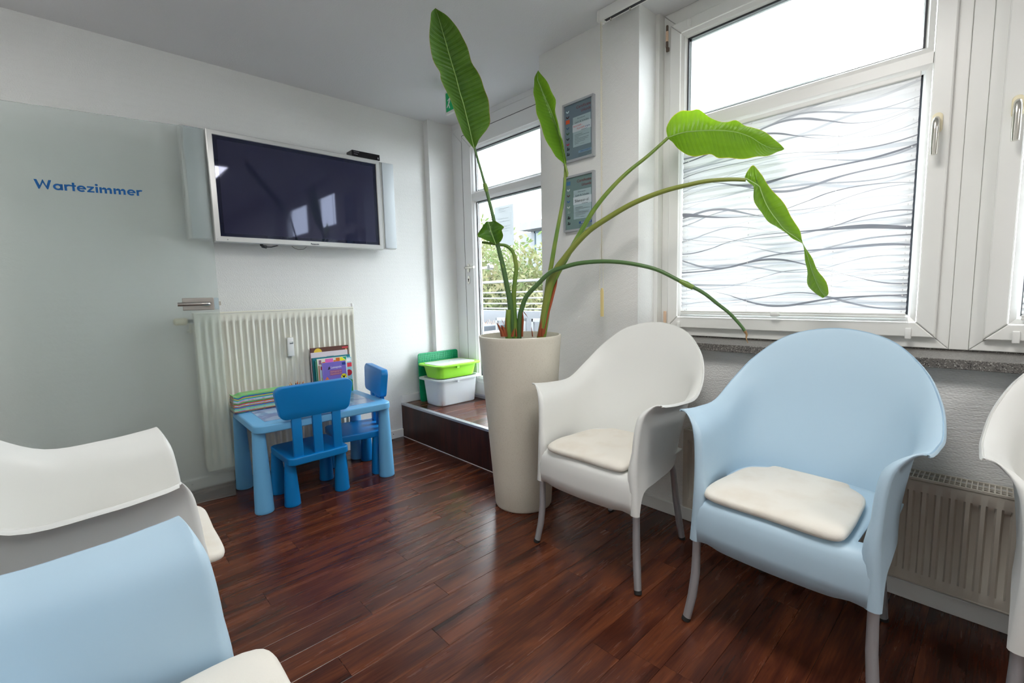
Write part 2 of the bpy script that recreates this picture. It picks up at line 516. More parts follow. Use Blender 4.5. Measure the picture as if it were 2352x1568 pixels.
# floor: boards along x, each a piece of its own where the photograph shows them
floor = struct(MB().box(-2.32, 2.36, YB - 0.12, YW + 0.12, -0.06, -0.004).build('floor', M_DARK))
PW, PL, Y00 = 0.102, 0.927, 0.728
PHASE = {0: 1.09, 1: 0.71, 2: 1.52, 3: 1.328, 4: 0.763, 5: 0.49, 6: 0.906, 7: 0.656, 8: 1.145, 9: 0.912, 10: 1.343, 11: 0.30, 12: 1.02, 13: 0.62, 14: 1.30, 15: 0.85, 16: 0.42, 17: 1.11}
rf = random.Random(3)
plank_cache = {}
def plank_mesh(L, W):
    key = (round(L, 3), round(W, 3))
    if key not in plank_cache:
        g, bv, z0 = 0.0004, 0.0009, -0.0035
        x0, x1, y0, y1 = g, L - g, g, W - g
        vs = [(x0, y0, z0), (x1, y0, z0), (x1, y1, z0), (x0, y1, z0), (x0, y0, -bv * .7), (x1, y0, -bv * .7), (x1, y1, -bv * .7), (x0, y1, -bv * .7),
              (x0 + bv, y0 + bv, 0), (x1 - bv, y0 + bv, 0), (x1 - bv, y1 - bv, 0), (x0 + bv, y1 - bv, 0)]
        fs = [(0, 1, 5, 4), (1, 2, 6, 5), (2, 3, 7, 6), (3, 0, 4, 7), (4, 5, 9, 8), (5, 6, 10, 9), (6, 7, 11, 10), (7, 4, 8, 11), (8, 9, 10, 11)]
        me = bpy.data.meshes.new('plank'); me.from_pydata(vs, [], fs); me.materials.append(M_WOOD)
        plank_cache[key] = me
    return plank_cache[key]
def lay_planks(parent, x0, x1, k0, k1, ymax, ymin, z, pmap):
    for k in range(k0, k1):
        ya, yb = max(Y00 + PW * k, ymin), min(Y00 + PW * (k + 1), ymax)
        if yb - ya < 0.004: continue
        ph = pmap.get(k, rf.random() * PL)
        x = ph - PL * math.ceil((ph - x0) / PL)
        while x < x1:
            a, b = max(x, x0), min(x + PL, x1)
            if b - a > 0.01:
                o = bpy.data.objects.new('plank', plank_mesh(b - a, yb - ya))
                COL.objects.link(o); o.parent = parent
                o.location = (a, ya, z)
            x += PL
lay_planks(floor, XL, X0, -10, 25, YW, -5, 0, PHASE)
rest = MB()
for k in range(-41, -10):
    ya = Y00 + PW * k
    x = rf.random() * PL - PL
    while x < X0 - XL:
        a, b = max(x, 0), min(x + PL, X0 - XL)
        if b - a > 0.01:
            rest.box(XL + a + .0006, XL + b - .0006, max(ya, YB) + .0006, ya + PW - .0006, -0.0035, 0)
        x += PL
for k in range(11, 25):
    rest.box(-2.2, XL - .0006, Y00 + PW * k + .0006, min(Y00 + PW * (k + 1), YW) - .0006, -0.0035, 0)
tag(rest.build('plank_field', M_WOOD, floor), kind='stuff')

# step in front of the balcony door
step = struct(MB().box(1.792, 2.36, 1.903, YW, 0, ZS - 0.004).box(1.792, X0, 1.80, 1.903, 0, ZS - 0.004).build('floor_step', M_DARK))
MB().box(1.78, 1.792, 1.80, YW, 0.001, ZS - 0.001).build('riser', M_RISER, step)
MB().box(1.78, X0, 1.79, 1.80, 0.001, ZS - 0.001).build('riser', M_RISER, step)
MB().prism([(1.776, ZS - 0.012), (1.776, ZS + 0.002), (1.7785, ZS + 0.0035), (1.806, ZS + 0.0035), (1.808, ZS), (1.779, ZS - 0.001), (1.779, ZS - 0.012)], 1.80, YW, 'y').build('nosing', M_ALU, step)
b = MB()
for yy in (2.15, 2.32, 2.49, 2.66, 2.83, 3.0, 3.12):
    b.lathe([(0.003, ZS + 0.0036), (0.002, ZS + 0.0044)], 1.792, yy, 8)
tag(b.build('screw_heads', M_SEAL, step), kind='stuff')
MB().box(1.7765, 1.7795, 1.80, YW, 0.0005, 0.004).build('joint_strip', M_WHITE, step)
lay_planks(step, 1.808, 2.32, 10, 25, YW, 1.80, ZS, {})

# skirting boards
def skirt(name, x0, x1, y0, y1, z0, z1, ax):
    m = MB().box(x0, x1, y0, y1, z0, z1)
    return struct(m.build(name, M_WHITE, bevel=0.003))
bb = skirt('baseboard_left', -2.2, 1.779, YW - 0.014, YW, 0.0, 0.064, 'x')
s = MB()
for x in (1.69, 1.17, 0.4):
    s.lathe([(0.0035, 0), (0.003, 0.002)], n=8, M=Matrix.Translation((x, YW - 0.014, 0.038)) @ Matrix.Rotation(PI / 2, 4, 'X'))
tag(s.build('screw_heads', M_SEAL, bb), kind='stuff')
skirt('baseboard_step', 1.7792, 2.085, YW - 0.014, YW, ZS, ZS + 0.062, 'x')
skirt('baseboard_corner', 2.072, 2.31, 3.105, 3.118, ZS, ZS + 0.062, 'x')
bb = skirt('baseboard_right', X0 - 0.014, X0, YB, 1.795, 0.0, 0.062, 'y')
s = MB()
for y in (1.02, 0.5):
    s.lathe([(0.0035, 0), (0.003, 0.002)], n=8, M=Matrix.Translation((X0 - 0.014, y, 0.03)) @ Matrix.Rotation(-PI / 2, 4, 'Y'))
tag(s.build('screw_heads', M_SEAL, bb), kind='stuff')
skirt('baseboard_entrance', XL, XL + 0.014, YB, 1.95, 0, 0.062, 'y')

# ------------------------------------------------------------------ windows
def bar(y0, y1, z0, z1, side, w, x0, x1, ch=0.006, gap=0.0003):
    """one mitred bar of a rectangular frame in the y-z plane; front at x0, back at x1."""
    m = MB()
    O = {'L': [(y1, z0), (y1, z1), (y1 - w, z1 - w), (y1 - w, z0 + w)],
         'R': [(y0, z1), (y0, z0), (y0 + w, z0 + w), (y0 + w, z1 - w)],
         'T': [(y1, z1), (y0, z1), (y0 + w, z1 - w), (y1 - w, z1 - w)],
         'B': [(y0, z0), (y1, z0), (y1 - w, z0 + w), (y0 + w, z0 + w)]}[side]
    c = (sum(p[0] for p in O) / 4, sum(p[1] for p in O) / 4)
    def ins(P, d):
        out = []
        n = len(P)
        for i in range(n):
            a, b, q = Vector(P[i - 1]), Vector(P[i]), Vector(P[(i + 1) % n])
            e1, e2 = (b - a).normalized(), (q - b).normalized()
            n1, n2 = Vector((-e1.y, e1.x)), Vector((-e2.y, e2.x))
            if n1.dot(Vector(c) - b) < 0: n1 = -n1
            if n2.dot(Vector(c) - b) < 0: n2 = -n2
            k = (n1 + n2); k = k / max(k.dot(n1), 0.2)
            out.append(tuple(b + k * d))
        return out
    G = ins(O, gap); I = ins(G, ch * 0.55)
    m.add([(x1, *p) for p in G] + [(x0 + ch, *p) for p in G] + [(x0 + ch * 0.3, *ins(G, ch * 0.15)[i]) for i in range(4)] + [(x0, *p) for p in I],
          [(0, 1, 2, 3)] + [(i + 4 * l, (i + 1) % 4 + 4 * l, (i + 1) % 4 + 4 * (l + 1), i + 4 * (l + 1)) for l in range(3) for i in range(4)] + [(12, 13, 14, 15)])
    return m

def bead(parent, y0, y1, z0, z1, x0, x1, w, mt, ml=None):
    """sloping glazing bead round a pane plus dark seal and spacer."""
    m = MB()
    a = [(y0, z0), (y1, z0), (y1, z1), (y0, z1)]
    b = [(y0 + w, z0 + w), (y1 - w, z0 + w), (y1 - w, z1 - w), (y0 + w, z1 - w)]
    m.add([(x0, *p) for p in a] + [(x0 + (x1 - x0) * .35, *[(q * .35 + r_ * .65) for q, r_ in zip(p, r)]) for p, r in zip(a, b)] + [(x1, *p) for p in b],
          [(i + 4 * l, (i + 1) % 4 + 4 * l, (i + 1) % 4 + 4 * (l + 1), i + 4 * (l + 1)) for l in range(2) for i in range(4)])
    m.build('glazing_bead', mt, parent)
    s = MB(); t = 0.006
    yy0, yy1, zz0, zz1 = y0 + w, y1 - w, z0 + w, z1 - w
    for q in ((yy0, yy1, zz0, zz0 + .0008), (yy0, yy1, zz1 - t, zz1), (yy0, yy0 + t, zz0, zz1), (yy1 - t, yy1, zz0, zz1)):
        s.box(x1 - 0.002, x1 + 0.004, *q)
    s.build('seal', M_SEAL, parent)
    s = MB(); t = 0.012
    for q in ((yy0, yy1, zz0, zz0 + t), (yy0, yy1, zz1 - t, zz1), (yy0, yy0 + t, zz0, zz1), (yy1 - t, yy1, zz0, zz1)):
        s.box(x1 + 0.012, x1 + 0.024, *q)
    s.build('spacer', M_SILVER, parent)
    MB().box(x1 + 0.004, x1 + 0.008, yy0, yy1, zz0, zz1).build('glass_pane', M_GLASS, parent)

def handle_window(parent, y, z, x, s=1):
    h = MB()
    h.rbox(-0.014, 0.014, -0.034, 0.034, 0, 0.010, r=0.004, rz=0.0135, seg=4, M=Matrix.Translation((x, y, z)) @ Matrix.Rotation(-PI / 2, 4, 'Y') @ Matrix.Rotation(PI / 2, 4, 'Z'))
    r = h.build('handle_rosette', M_CREAM, parent, smooth=True, angle=50)
    l = MB()
    l.tube([(x - 0.008, y, z + 0.008), (x - 0.03, y, z + 0.008), (x - 0.040, y, z + 0.004), (x - 0.046, y, z - 0.008), (x - 0.047, y, z - 0.03), (x - 0.047, y, z - 0.085), (x - 0.047, y, z - 0.112)],
           [0.0085, 0.0085, 0.009, 0.0098, 0.0105, 0.0105, 0.0095], 14)
    l.build('window_handle', M_CHROME, parent, smooth=True, angle=50)

XF, XS = 2.235, 2.213
def window(name, yo0, yo1, ys0, ys1, handle_y, hinge):
    """yo: outer frame, ys: sash. Sash z 0.902..2.36, transom 1.823..1.908."""
    W = struct_root(name)
    fw = 0.075
    for sd in 'LRTB':
        bar(yo0, yo1, 0.863, ZC, sd, fw, XF, XF + 0.08, 0.004).build('frame_' + {'L': 'jamb', 'R': 'jamb', 'T': 'head', 'B': 'rail'}[sd], M_PVC, W)
    sw = 0.056
    for sd in 'LRTB':
        bar(ys0, ys1, 0.902, 2.36, sd, sw, XS, XF + 0.06, 0.008).build('sash_' + {'L': 'stile', 'R': 'stile', 'T': 'rail', 'B': 'rail'}[sd], M_PVC, W)
    MB().box(XS + 0.001, XF + 0.06, ys0 + sw, ys1 - sw, 1.848, 1.885).build('transom', M_PVC, W)
    g0, g1 = ys0 + sw, ys1 - sw
    bead(W, g0, g1, 1.885, 2.36 - sw, XS + 0.001, XS + 0.022, 0.026, M_PVC)
    bead(W, g0, g1, 0.902 + sw, 1.848, XS + 0.001, XS + 0.022, 0.026, M_PVC)
    handle_window(W, handle_y, 1.642, XS)
    return W
W1 = window('window_1', 0.131, 1.2375, 0.166, 1.194, 0.200, 1)
W2 = window('window_2', -0.98, 0.081, -0.92, 0.048, 0.013, -1)
struct(MB().box(XF + 0.002, XF + 0.08, 0.0813, 0.1307, 0.863, ZC).build('trim_1', M_PVC, bevel=0.002))
struct(MB().box(XF - 0.03, 2.36, -1.06, -0.98, 0.83, ZC).build('trim_2', M_PVC))
# hinges on the left jamb of the first window
hg = MB(); hg.lathe([(0.0055, 2.262), (0.006, 2.266), (0.006, 2.288), (0.005, 2.29)], 2.205, 1.205, 12)
hg.box(2.2045, 2.2135, 1.196, 1.21, 2.245, 2.262)
hg.build('hinge', mat('rusty_metal', rgb(110, 96, 86), 0.5, metal=0.6), W1, smooth=True, angle=40)
hg = MB().lathe([(0.0058, 2.29), (0.0065, 2.292), (0.0065, 2.334), (0.0058, 2.336)], 2.205, 1.205, 12)
hg.build('hinge_sleeve', mat('flesh_plastic', rgb(220, 188, 160), 0.45), W1, smooth=True, angle=40)
hg = MB().lathe([(0.0055, 2.336), (0.006, 2.338), (0.006, 2.358), (0.005, 2.363)], 2.205, 1.205, 12)
hg.build('hinge', bpy.data.materials['rusty_metal'], W1, smooth=True, angle=40)
MB().rbox(2.199, 2.212, 1.194, 1.207, 0.905, 0.985, r=0.003).build('hinge_sleeve', bpy.data.materials['flesh_plastic'], W1)
# granite sill shared by both windows
sill = MB().box(1.995, XF + 0.02, -1.06, 1.2575, 0.8265, 0.8575)
sill.box(2.242, 2.36, -1.06, 1.2575, 0.826, 0.8645)
struct(sill.build('window_sill', M_GRANITE, bevel=0.002), 'speckled grey granite window sill under both windows')

# pleated blinds --------------------------------------------------
def blind_mat():
    m = mat('printed_pleated_fabric', (0.86, 0.87, 0.88), 0.8)
    nt = m.node_tree; p = nt.nodes['Principled BSDF']; out = nt.nodes['Material Output']
    uv = N(nt, 'ShaderNodeUVMap'); uv.uv_map = 'UVMap'
    sp = N(nt, 'ShaderNodeSeparateXYZ'); nt.links.new(uv.outputs[0], sp.inputs[0])
    U, V = sp.outputs[0], sp.outputs[1]
    col = (0.86, 0.87, 0.88)
    #        freq  a1    f1   p1   a2    f2    p2   skew  wbase wvar wf  colour
    fam = [(11.3, .22, 7.2, .3, .10, 15.0, 1.1, 1.3, .030, .018, 3.1, rgb(220, 222, 225)),
           (9.1, .26, 6.1, 2.1, .10, 13.0, .2, 1.8, .030, .020, 4.3, rgb(208, 211, 215)),
           (10.7, .25, 8.6, 3.6, .12, 14.4, 4.4, .9, .014, .012, 5.2, rgb(176, 179, 185)),
           (8.7, .28, 7.6, .9, .12, 12.2, 2.0, 1.5, .018, .015, 3.7, rgb(146, 148, 155)),
           (6.6, .22, 6.6, 4.9, .10, 11.1, 3.3, 2.0, .019, .017, 2.9, rgb(126, 128, 135))]
    c = None
    for (fq, a1, f1, p1, a2, f2, p2, sk, wb, wv, wf, cc) in fam:
        vs = mathn(nt, 'MULTIPLY', V, sk * 5)
        s1 = mathn(nt, 'MULTIPLY', mathn(nt, 'SINE', mathn(nt, 'ADD', mathn(nt, 'MULTIPLY_ADD', U, f1, p1), vs)), a1)
        s2 = mathn(nt, 'MULTIPLY', mathn(nt, 'SINE', mathn(nt, 'MULTIPLY_ADD', vs, -1.3, mathn(nt, 'MULTIPLY_ADD', U, f2, p2))), a2)
        ph = mathn(nt, 'ADD', mathn(nt, 'MULTIPLY', V, fq), mathn(nt, 'ADD', s1, s2))
        d = mathn(nt, 'ABSOLUTE', mathn(nt, 'SUBTRACT', mathn(nt, 'FRACT', ph), 0.5))
        wd = mathn(nt, 'MULTIPLY_ADD', mathn(nt, 'SINE', mathn(nt, 'MULTIPLY_ADD', V, 21, mathn(nt, 'MULTIPLY', U, wf))), wv * fq / 7.0, wb * fq / 7.0)
        k = mathn(nt, 'LESS_THAN', d, wd)
        c = mixc(nt, k, c if c is not None else col, cc)
    nt.links.new(c, p.inputs['Base Color'])
    tl = N(nt, 'ShaderNodeBsdfTranslucent'); nt.links.new(c, tl.inputs[0])
    mx = N(nt, 'ShaderNodeMixShader'); mx.inputs[0].default_value = 0.13
    nt.links.new(p.outputs[0], mx.inputs[1]); nt.links.new(tl.outputs[0], mx.inputs[2]); nt.links.new(mx.outputs[0], out.inputs[0])
    return m
M_BLIND = blind_mat()
M_CORD = mat('white_cord', (0.88, 0.88, 0.88), 0.5)

def blind(label, y0, y1, z0, z1):
    B = thing('pleated_blind', label, 'blind', (2.205, (y0 + y1) / 2, z0))
    B_off = Vector(B.location)
    # pleat heights grow towards the top where the fabric hangs stretched
    hs = []; z = z0 + 0.012; k = 0
    while z < z1 - 0.012:
        f = (z - z0) / (z1 - z0)
        hs.append(z); z += (0.0095 + 0.008 * f); k += 1
    hs.append(z1 - 0.012)
    m = MB(); vs, fs, uvs = [], [], []
    ny = 24
    s = 0.0
    for i, zz in enumerate(hs):
        f = (zz - z0) / (z1 - z0)
        dx = (0.0055 - 0.003 * f) * (1 if i % 2 else -1)
        if i: s += math.hypot(hs[i] - hs[i - 1], 0.008) 
        for j in range(ny + 1):
            y = y0 + (y1 - y0) * j / ny
            vs.append((dx, y - B_off.y, zz - B_off.z)); uvs.append((y - y0, s * 0.98))
    for i in range(len(hs) - 1):
        for j in range(ny):
            a = i * (ny + 1) + j
            fs.append((a, a + 1, a + ny + 2, a + ny + 1))
    me = bpy.data.meshes.new('fabric'); me.from_pydata(vs, [], fs)
    ul = me.uv_layers.new(name='UVMap')
    for lp in me.loops:
        ul.data[lp.index].uv = uvs[lp.vertex_index]
    me.materials.append(M_BLIND)
    o = bpy.data.objects.new('fabric', me); COL.objects.link(o); o.parent = B
    H = lambda mb: mb
    t = MB().rbox(-0.009, 0.007, y0 - B_off.y, y1 - B_off.y, z1 - 0.012 - B_off.z, z1 + 0.006 - B_off.z, r=0.003)
    t.build('head_rail', M_PVC, B)
    t = MB().rbox(-0.010, 0.007, y0 - B_off.y, y1 - B_off.y, 0.0, 0.010, r=0.003).rbox(-0.012, 0.007, y0 - B_off.y, y1 - B_off.y, -0.008, -0.001, r=0.002)
    t.build('bottom_rail', M_PVC, B)
    t = MB().rbox(-0.022, -0.01, -0.018 - 0.06 * 0, 0.018, -0.010, 0.006, r=0.004, rz=0.005)
    g = t.build('pull_grip', M_WHITE, B, smooth=True, angle=60)
    g.location = (0, (0.0 if y0 > 0 else 0), 0)
    for fy in (0.03, 0.31, 0.63, 0.85):
        if fy > (y1 - y0): continue
        yy = (y1 - fy if y0 > 0 else y0 + fy) - B_off.y
        c = MB()
        for i in range(0, len(hs) - 1, 2):
            zz = hs[i] - B_off.z
            c.box(-0.0075, -0.0060, yy - 0.0016, yy + 0.0016, zz + 0.001, zz + 0.006)
        tag(c.build('lift_cord', M_CORD, B), kind='stuff')
    return B
blind('white pleated blind with grey wavy lines behind the pointed leaves', 0.250, 1.112, 0.980, 1.822)
blind('white pleated blind cut off at the edge of the second window', -0.84, -0.035, 0.980, 1.822)
# blind tension clips at the sash edge
for (W, pts) in ((W1, ((1.128, 0.902), (0.240, 0.902), (1.098, 2.318))), (W2, ((-0.028, 0.902),))):
    for (y, z) in pts:
        MB().rbox(XS - 0.010, XS + 0.002, y - 0.009, y + 0.009, z - 0.006, z + 0.034, r=0.003).build('blind_clip', M_WHITE, W, smooth=True, angle=50)
c = MB().tube([(XS - 0.003, 0.238, 0.93), (XS - 0.004, 0.246, 0.975)], 0.0008, 5).tube([(XS - 0.003, 1.128, 0.93), (XS - 0.004, 1.116, 0.975)], 0.0008, 5)
tag(c.build('tension_cord', M_CORD, W1), kind='stuff')

# ------------------------------------------------------------------ balcony door
D1 = struct_root('door_1')
XD = 2.31
for sd in 'LRTB':
    if sd == 'B': continue
    bar(1.975, 3.1175, ZS, 2.39, sd, 0.12, XD, XD + 0.08, 0.004).build('frame_' + {'L': 'jamb', 'R': 'jamb', 'T': 'head'}[sd], M_PVC_D, D1)
MB().box(XD + 0.004, XD + 0.08, 1.904, 3.1175, 2.392, ZC).build('frame_head', M_PVC_D, D1)
MB().box(XD + 0.01, XD + 0.08, 1.904, 1.974, ZS, 2.392).build('frame_jamb', M_PVC_D, D1)
for sd in 'LRTB':
    bar(2.03, 2.987, ZS + 0.028, 2.315, sd, 0.105, XD - 0.006, XD + 0.07, 0.006).build('sash_' + {'L': 'stile', 'R': 'stile', 'T': 'rail', 'B': 'rail'}[sd], M_PVC_D, D1)
s = MB().box(XD - 0.001, XD + 0.05, 2.987, 2.9915, ZS + 0.02, 2.318).box(XD - 0.001, XD + 0.05, 2.03, 2.99, 2.3155, 2.3195)
s.build('seal', M_SEAL, D1)
MB().box(XD - 0.003, XD + 0.06, 2.03 + .105, 2.987 - .105, 1.822, 1.862).build('transom', M_PVC_D, D1)
MB().box(XD - 0.003, XD + 0.06, 2.03 + .105, 2.987 - .105, ZS + .028 + .105, ZS + .028 + .13).build('bottom_rail', M_PVC_D, D1)
bead(D1, 2.135, 2.882, 1.862, 2.21, XD - 0.002, XD + 0.028, 0.02, M_PVC_D)
bead(D1, 2.135, 2.882, 0.421, 1.822, XD - 0.002, XD + 0.028, 0.02, M_PVC_D)
MB().box(XD - 0.01, XD + 0.12, 1.975, 3.117, ZS, ZS + 0.02).build('threshold', M_ALU, D1)
MB().box(XD + 0.075, XD + 0.11, 1.904, 3.3, 0.2, 0.262).build('outer_sill', M_SILVER, D1)
# lever handle and key plate
T = Matrix.Translation
def lever(x, y, z, sgn, parent, mt):
    q = MB().rbox(-0.015, 0.015, -0.034, 0.034, 0, 0.008, r=0.003, rz=0.0145, seg=4, M=T((x, y, z)) @ Matrix.Rotation(-sgn * PI / 2, 4, 'Y') @ Matrix.Rotation(PI / 2, 4, 'Z'))
    q.build('handle_rosette', mt, parent, smooth=True, angle=50)
    q = MB().tube([(x, y, z), (x - sgn * 0.03, y, z), (x - sgn * 0.042, y - 0.008, z), (x - sgn * 0.046, y - 0.03, z), (x - sgn * 0.046, y - 0.085, z), (x - sgn * 0.044, y - 0.12, z)], [0.008, 0.008, 0.009, 0.0095, 0.0095, 0.009], 12)
    q.build('lever', mt, parent, smooth=True, angle=60)
lever(XD - 0.006, 2.945, 1.300, 1, D1, M_CHROME)
lever(XD + 0.07, 2.945, 1.300, -1, D1, M_CHROME)
q = MB().rbox(-0.014, 0.014, -0.032, 0.032, 0, 0.006, r=0.003, rz=0.0135, seg=4, M=T((XD - 0.006, 2.945, 1.205)) @ Matrix.Rotation(-PI / 2, 4, 'Y') @ Matrix.Rotation(PI / 2, 4, 'Z'))
kp = q.build('key_plate', M_CHROME, D1, smooth=True, angle=50)
q = MB().lathe([(0.0055, 0), (0.0055, 0.001)], n=12, M=T((XD - 0.0125, 2.945, 1.210)) @ Matrix.Rotation(-PI / 2, 4, 'Y')).box(XD - 0.0135, XD - 0.0125, 2.9425, 2.9475, 1.192, 1.207)
q.build('keyhole', M_DARK, kp)
q = MB().lathe([(0.021, 0), (0.021, 0.035), (0.018, 0.04)], n=20, M=T((XD + 0.075, 2.80, 1.30)) @ Matrix.Rotation(PI / 2, 4, 'Y'))
q.build('outer_knob', M_CHROME, D1, smooth=True, angle=50)

# glass door standing open before the screen wall ------------------
GP = Vector((0.563, 2.898, 0)); GD = Vector((0.984, -0.179, 0)).normalized(); GN = Vector((GD.y, -GD.x, 0))
if GN.y > 0: GN = -GN
GM = Matrix(((GD.x, GN.x, 0, GP.x), (GD.y, GN.y, 0, GP.y), (0, 0, 1, 0), (0, 0, 0, 1)))   # local: x along the door, y towards the room
GD_M = GM
def gbuild(mb, name, m, parent, **kw):
    mb.v = [tuple(GM @ Vector(p)) for p in mb.v]
    return mb.build(name, m, parent, **kw)
D2 = struct_root('door_2')
p = gbuild(MB().box(-0.93, 0.0, -0.008, 0.0, 0.006, 1.978), 'glass_panel', M_FROST, D2)
# plain lettering in a geometric bold face, built stroke by stroke
M_BLUE = mat('blue_vinyl_lettering', rgb(0, 92, 160), 0.5)
LT = MB()
class Pen:
    def __init__(s, mb, ox, oz, k, y): s.mb, s.ox, s.oz, s.k, s.y = mb, ox, oz, k, y
    def pt(s, x, z): return (s.ox + x * s.k, s.y, s.oz + z * s.k)
    def poly(s, P): s.mb.add([s.pt(*p) for p in P], [tuple(range(len(P)))])
    def rect(s, x0, x1, z0, z1): s.poly([(x0, z0), (x1, z0), (x1, z1), (x0, z1)])
    def arc(s, cx, cz, ro, ri, a0, a1, n=20, ez=1.0):
        for i in range(n):
            a, b = math.radians(a0 + (a1 - a0) * i / n), math.radians(a0 + (a1 - a0) * (i + 1) / n)
            s.poly([(cx + ri * math.cos(a), cz + ri * math.sin(a) * ez), (cx + ro * math.cos(a), cz + ro * math.sin(a) * ez), (cx + ro * math.cos(b), cz + ro * math.sin(b) * ez), (cx + ri * math.cos(b), cz + ri * math.sin(b) * ez)])
def glyphs(word, mb, x0, z0, width, cap, y):
    # unit: cap height = 1, x-height = .66, stem .19
    adv = {'W': 1.30, 'a': .80, 'r': .50, 't': .44, 'e': .76, 'z': .62, 'i': .32, 'm': 1.10}
    tot = sum(adv[c] for c in word)
    k = cap; sx = width / (tot * k)
    x = 0
    st = .19
    for c in word:
        class P2(Pen):
            def pt(s, xx, zz): return (s.ox + (x + xx) * k * sx, s.y, s.oz + zz * k)
        P = P2(mb, x0, z0, k, y)
        if c == 'W':
            P.poly([(.0, 1), (.21, 1), (.40, .36), (.33, 0), (.27, 0)]); P.poly([(.27, 0), (.36, 0), (.67, .78), (.62, 1.0), (.60, 1.0)])
            P.poly([(.60, 1.0), (.66, 1.0), (.97, 0), (.88, 0), (.59, .78)]); P.poly([(.88, 0), (.97, 0), (1.25, 1), (1.04, 1), (.86, .36)])
        elif c == 'a':
            P.arc(.37, .33, .35, .17, 0, 360, 24); P.rect(.55, .74, 0, .66)
        elif c == 'r':
            P.rect(.04, .23, 0, .66); P.arc(.40, .36, .33, .15, 62, 150, 8)
        elif c == 't':
            P.rect(.12, .31, 0, .92); P.rect(.0, .42, .50, .66)
        elif c == 'e':
            P.arc(.37, .33, .35, .17, 0, 318, 24); P.rect(.16, .72, .27, .40)
        elif c == 'z':
            P.rect(.03, .57, .50, .66); P.rect(.02, .58, 0, .16); P.poly([(.02, .13), (.24, .13), (.57, .53), (.35, .53)])
        elif c == 'i':
            P.rect(.06, .25, 0, .66); P.arc(.155, .87, .12, .0, 0, 360, 14)
        elif c == 'm':
            P.rect(.04, .23, 0, .66); P.rect(.43, .62, 0, .42); P.rect(.82, 1.01, 0, .42); P.arc(.42, .42, .20, .012, 0, 180, 10, 1.22); P.arc(.81, .42, .20, .012, 0, 180, 10, 1.22)
        x += adv[c]
glyphs('Wartezimmer', LT, -0.660, 1.6135, 0.381, 0.0415, 0.0006)
gbuild(LT, 'lettering', M_BLUE, D2, fix=False)
lc = gbuild(MB().rbox(-0.160, -0.022, 0.0005, 0.022, 1.046, 1.110, r=0.003), 'lock_case', M_STEEL, D2)
gbuild(MB().box(-0.0215, -0.001, 0.0005, 0.0195, 1.0475, 1.1085), 'lock_end_plate', mat('pale_alloy', rgb(196, 214, 220), 0.4, metal=0.3), D2)
gbuild(MB().rbox(-0.160, -0.001, -0.030, -0.0085, 1.046, 1.110, r=0.003), 'lock_case', M_STEEL, D2)
gbuild(MB().tube([(-0.045, 0.02, 1.078), (-0.045, 0.052, 1.078), (-0.055, 0.062, 1.078), (-0.08, 0.063, 1.078), (-0.178, 0.063, 1.078)], [0.0105, 0.0105, 0.0105, 0.0098, 0.0098], 16), 'lever', M_STEEL, D2, smooth=True, angle=50)
gbuild(MB().tube([(-0.045, -0.03, 1.078), (-0.045, -0.056, 1.078), (-0.055, -0.064, 1.078), (-0.17, -0.065, 1.078)], 0.0098, 14), 'lever', M_STEEL, D2, smooth=True, angle=50)
gbuild(MB().box(-0.001, 0.009, -0.012, 0.006, 1.068, 1.088), 'latch', M_CHROME, D2)
gbuild(MB().rbox(-0.93, -0.86, -0.03, 0.022, 0.20, 0.27, r=0.004).rbox(-0.93, -0.86, -0.03, 0.022, 1.70, 1.77, r=0.004), 'hinge', M_STEEL, D2)
# ------------------------------------------------------------------ shell armchairs
def catmull(P, sub, mirror_last=False):
    P = [Vector(p) for p in P]
    a = 2 * P[0] - P[1]
    if mirror_last:
        b = P[-2].copy(); b.y = -b.y
    else:
        b = 2 * P[-1] - P[-2]
    E = [a] + P + [b]
    out = []
    for i in range(len(P) - 1):
        p0, p1, p2, p3 = E[i:i + 4]
        for k in range(sub):
            t = k / sub
            out.append(0.5 * ((2 * p1) + (p2 - p0) * t + (2 * p0 - 5 * p1 + 4 * p2 - p3) * t * t + (3 * p1 - p0 - 3 * p2 + p3) * t ** 3))
    out.append(P[-1])
    return out

RIM = [(-.035, .307, .698), (-.067, .309, .692), (-.16, .310, .683), (-.29, .309, .686), (-.393, .289, .753), (-.471, .238, .838), (-.524, .144, .915), (-.546, 0, .944)]
LEV = [
    [(.002, .248, .287), (-.028, .247, .366), (-.12, .244, .380), (-.23, .237, .388), (-.315, .215, .395), (-.372, .17, .40), (-.40, .095, .405), (-.408, 0, .405)],
    [(.002, .243, .36), (-.028, .243, .402), (-.12, .241, .410), (-.235, .236, .415), (-.325, .217, .42), (-.385, .172, .43), (-.412, .095, .432), (-.42, 0, .432)],
    [(.002, .238, .46), (-.032, .238, .462), (-.125, .238, .465), (-.24, .237, .47), (-.335, .222, .485), (-.398, .178, .50), (-.432, .10, .51), (-.442, 0, .512)],
    [(-.006, .242, .575), (-.040, .243, .575), (-.135, .246, .575), (-.255, .249, .58), (-.355, .241, .60), (-.425, .202, .63), (-.468, .12, .66), (-.482, 0, .67)],
    [(-.016, .255, .648), (-.050, .255, .642), (-.145, .258, .636), (-.270, .261, .640), (-.371, .253, .685), (-.446, .215, .745), (-.496, .130, .81), (-.513, 0, .83)],
    [(-.028, .283, .690), (-.062, .284, .680), (-.155, .286, .670), (-.284, .287, .674), (-.385, .272, .733), (-.462, .228, .805), (-.513, .137, .88), (-.533, 0, .903)],
    RIM,
    [(p[0] - (.002 if p[1] > .2 else .005), p[1] + (.006 if p[1] > .2 else .001 * (p[1] > 0)), p[2] - (.006 if i < 4 else .004)) for i, p in enumerate(RIM)]]
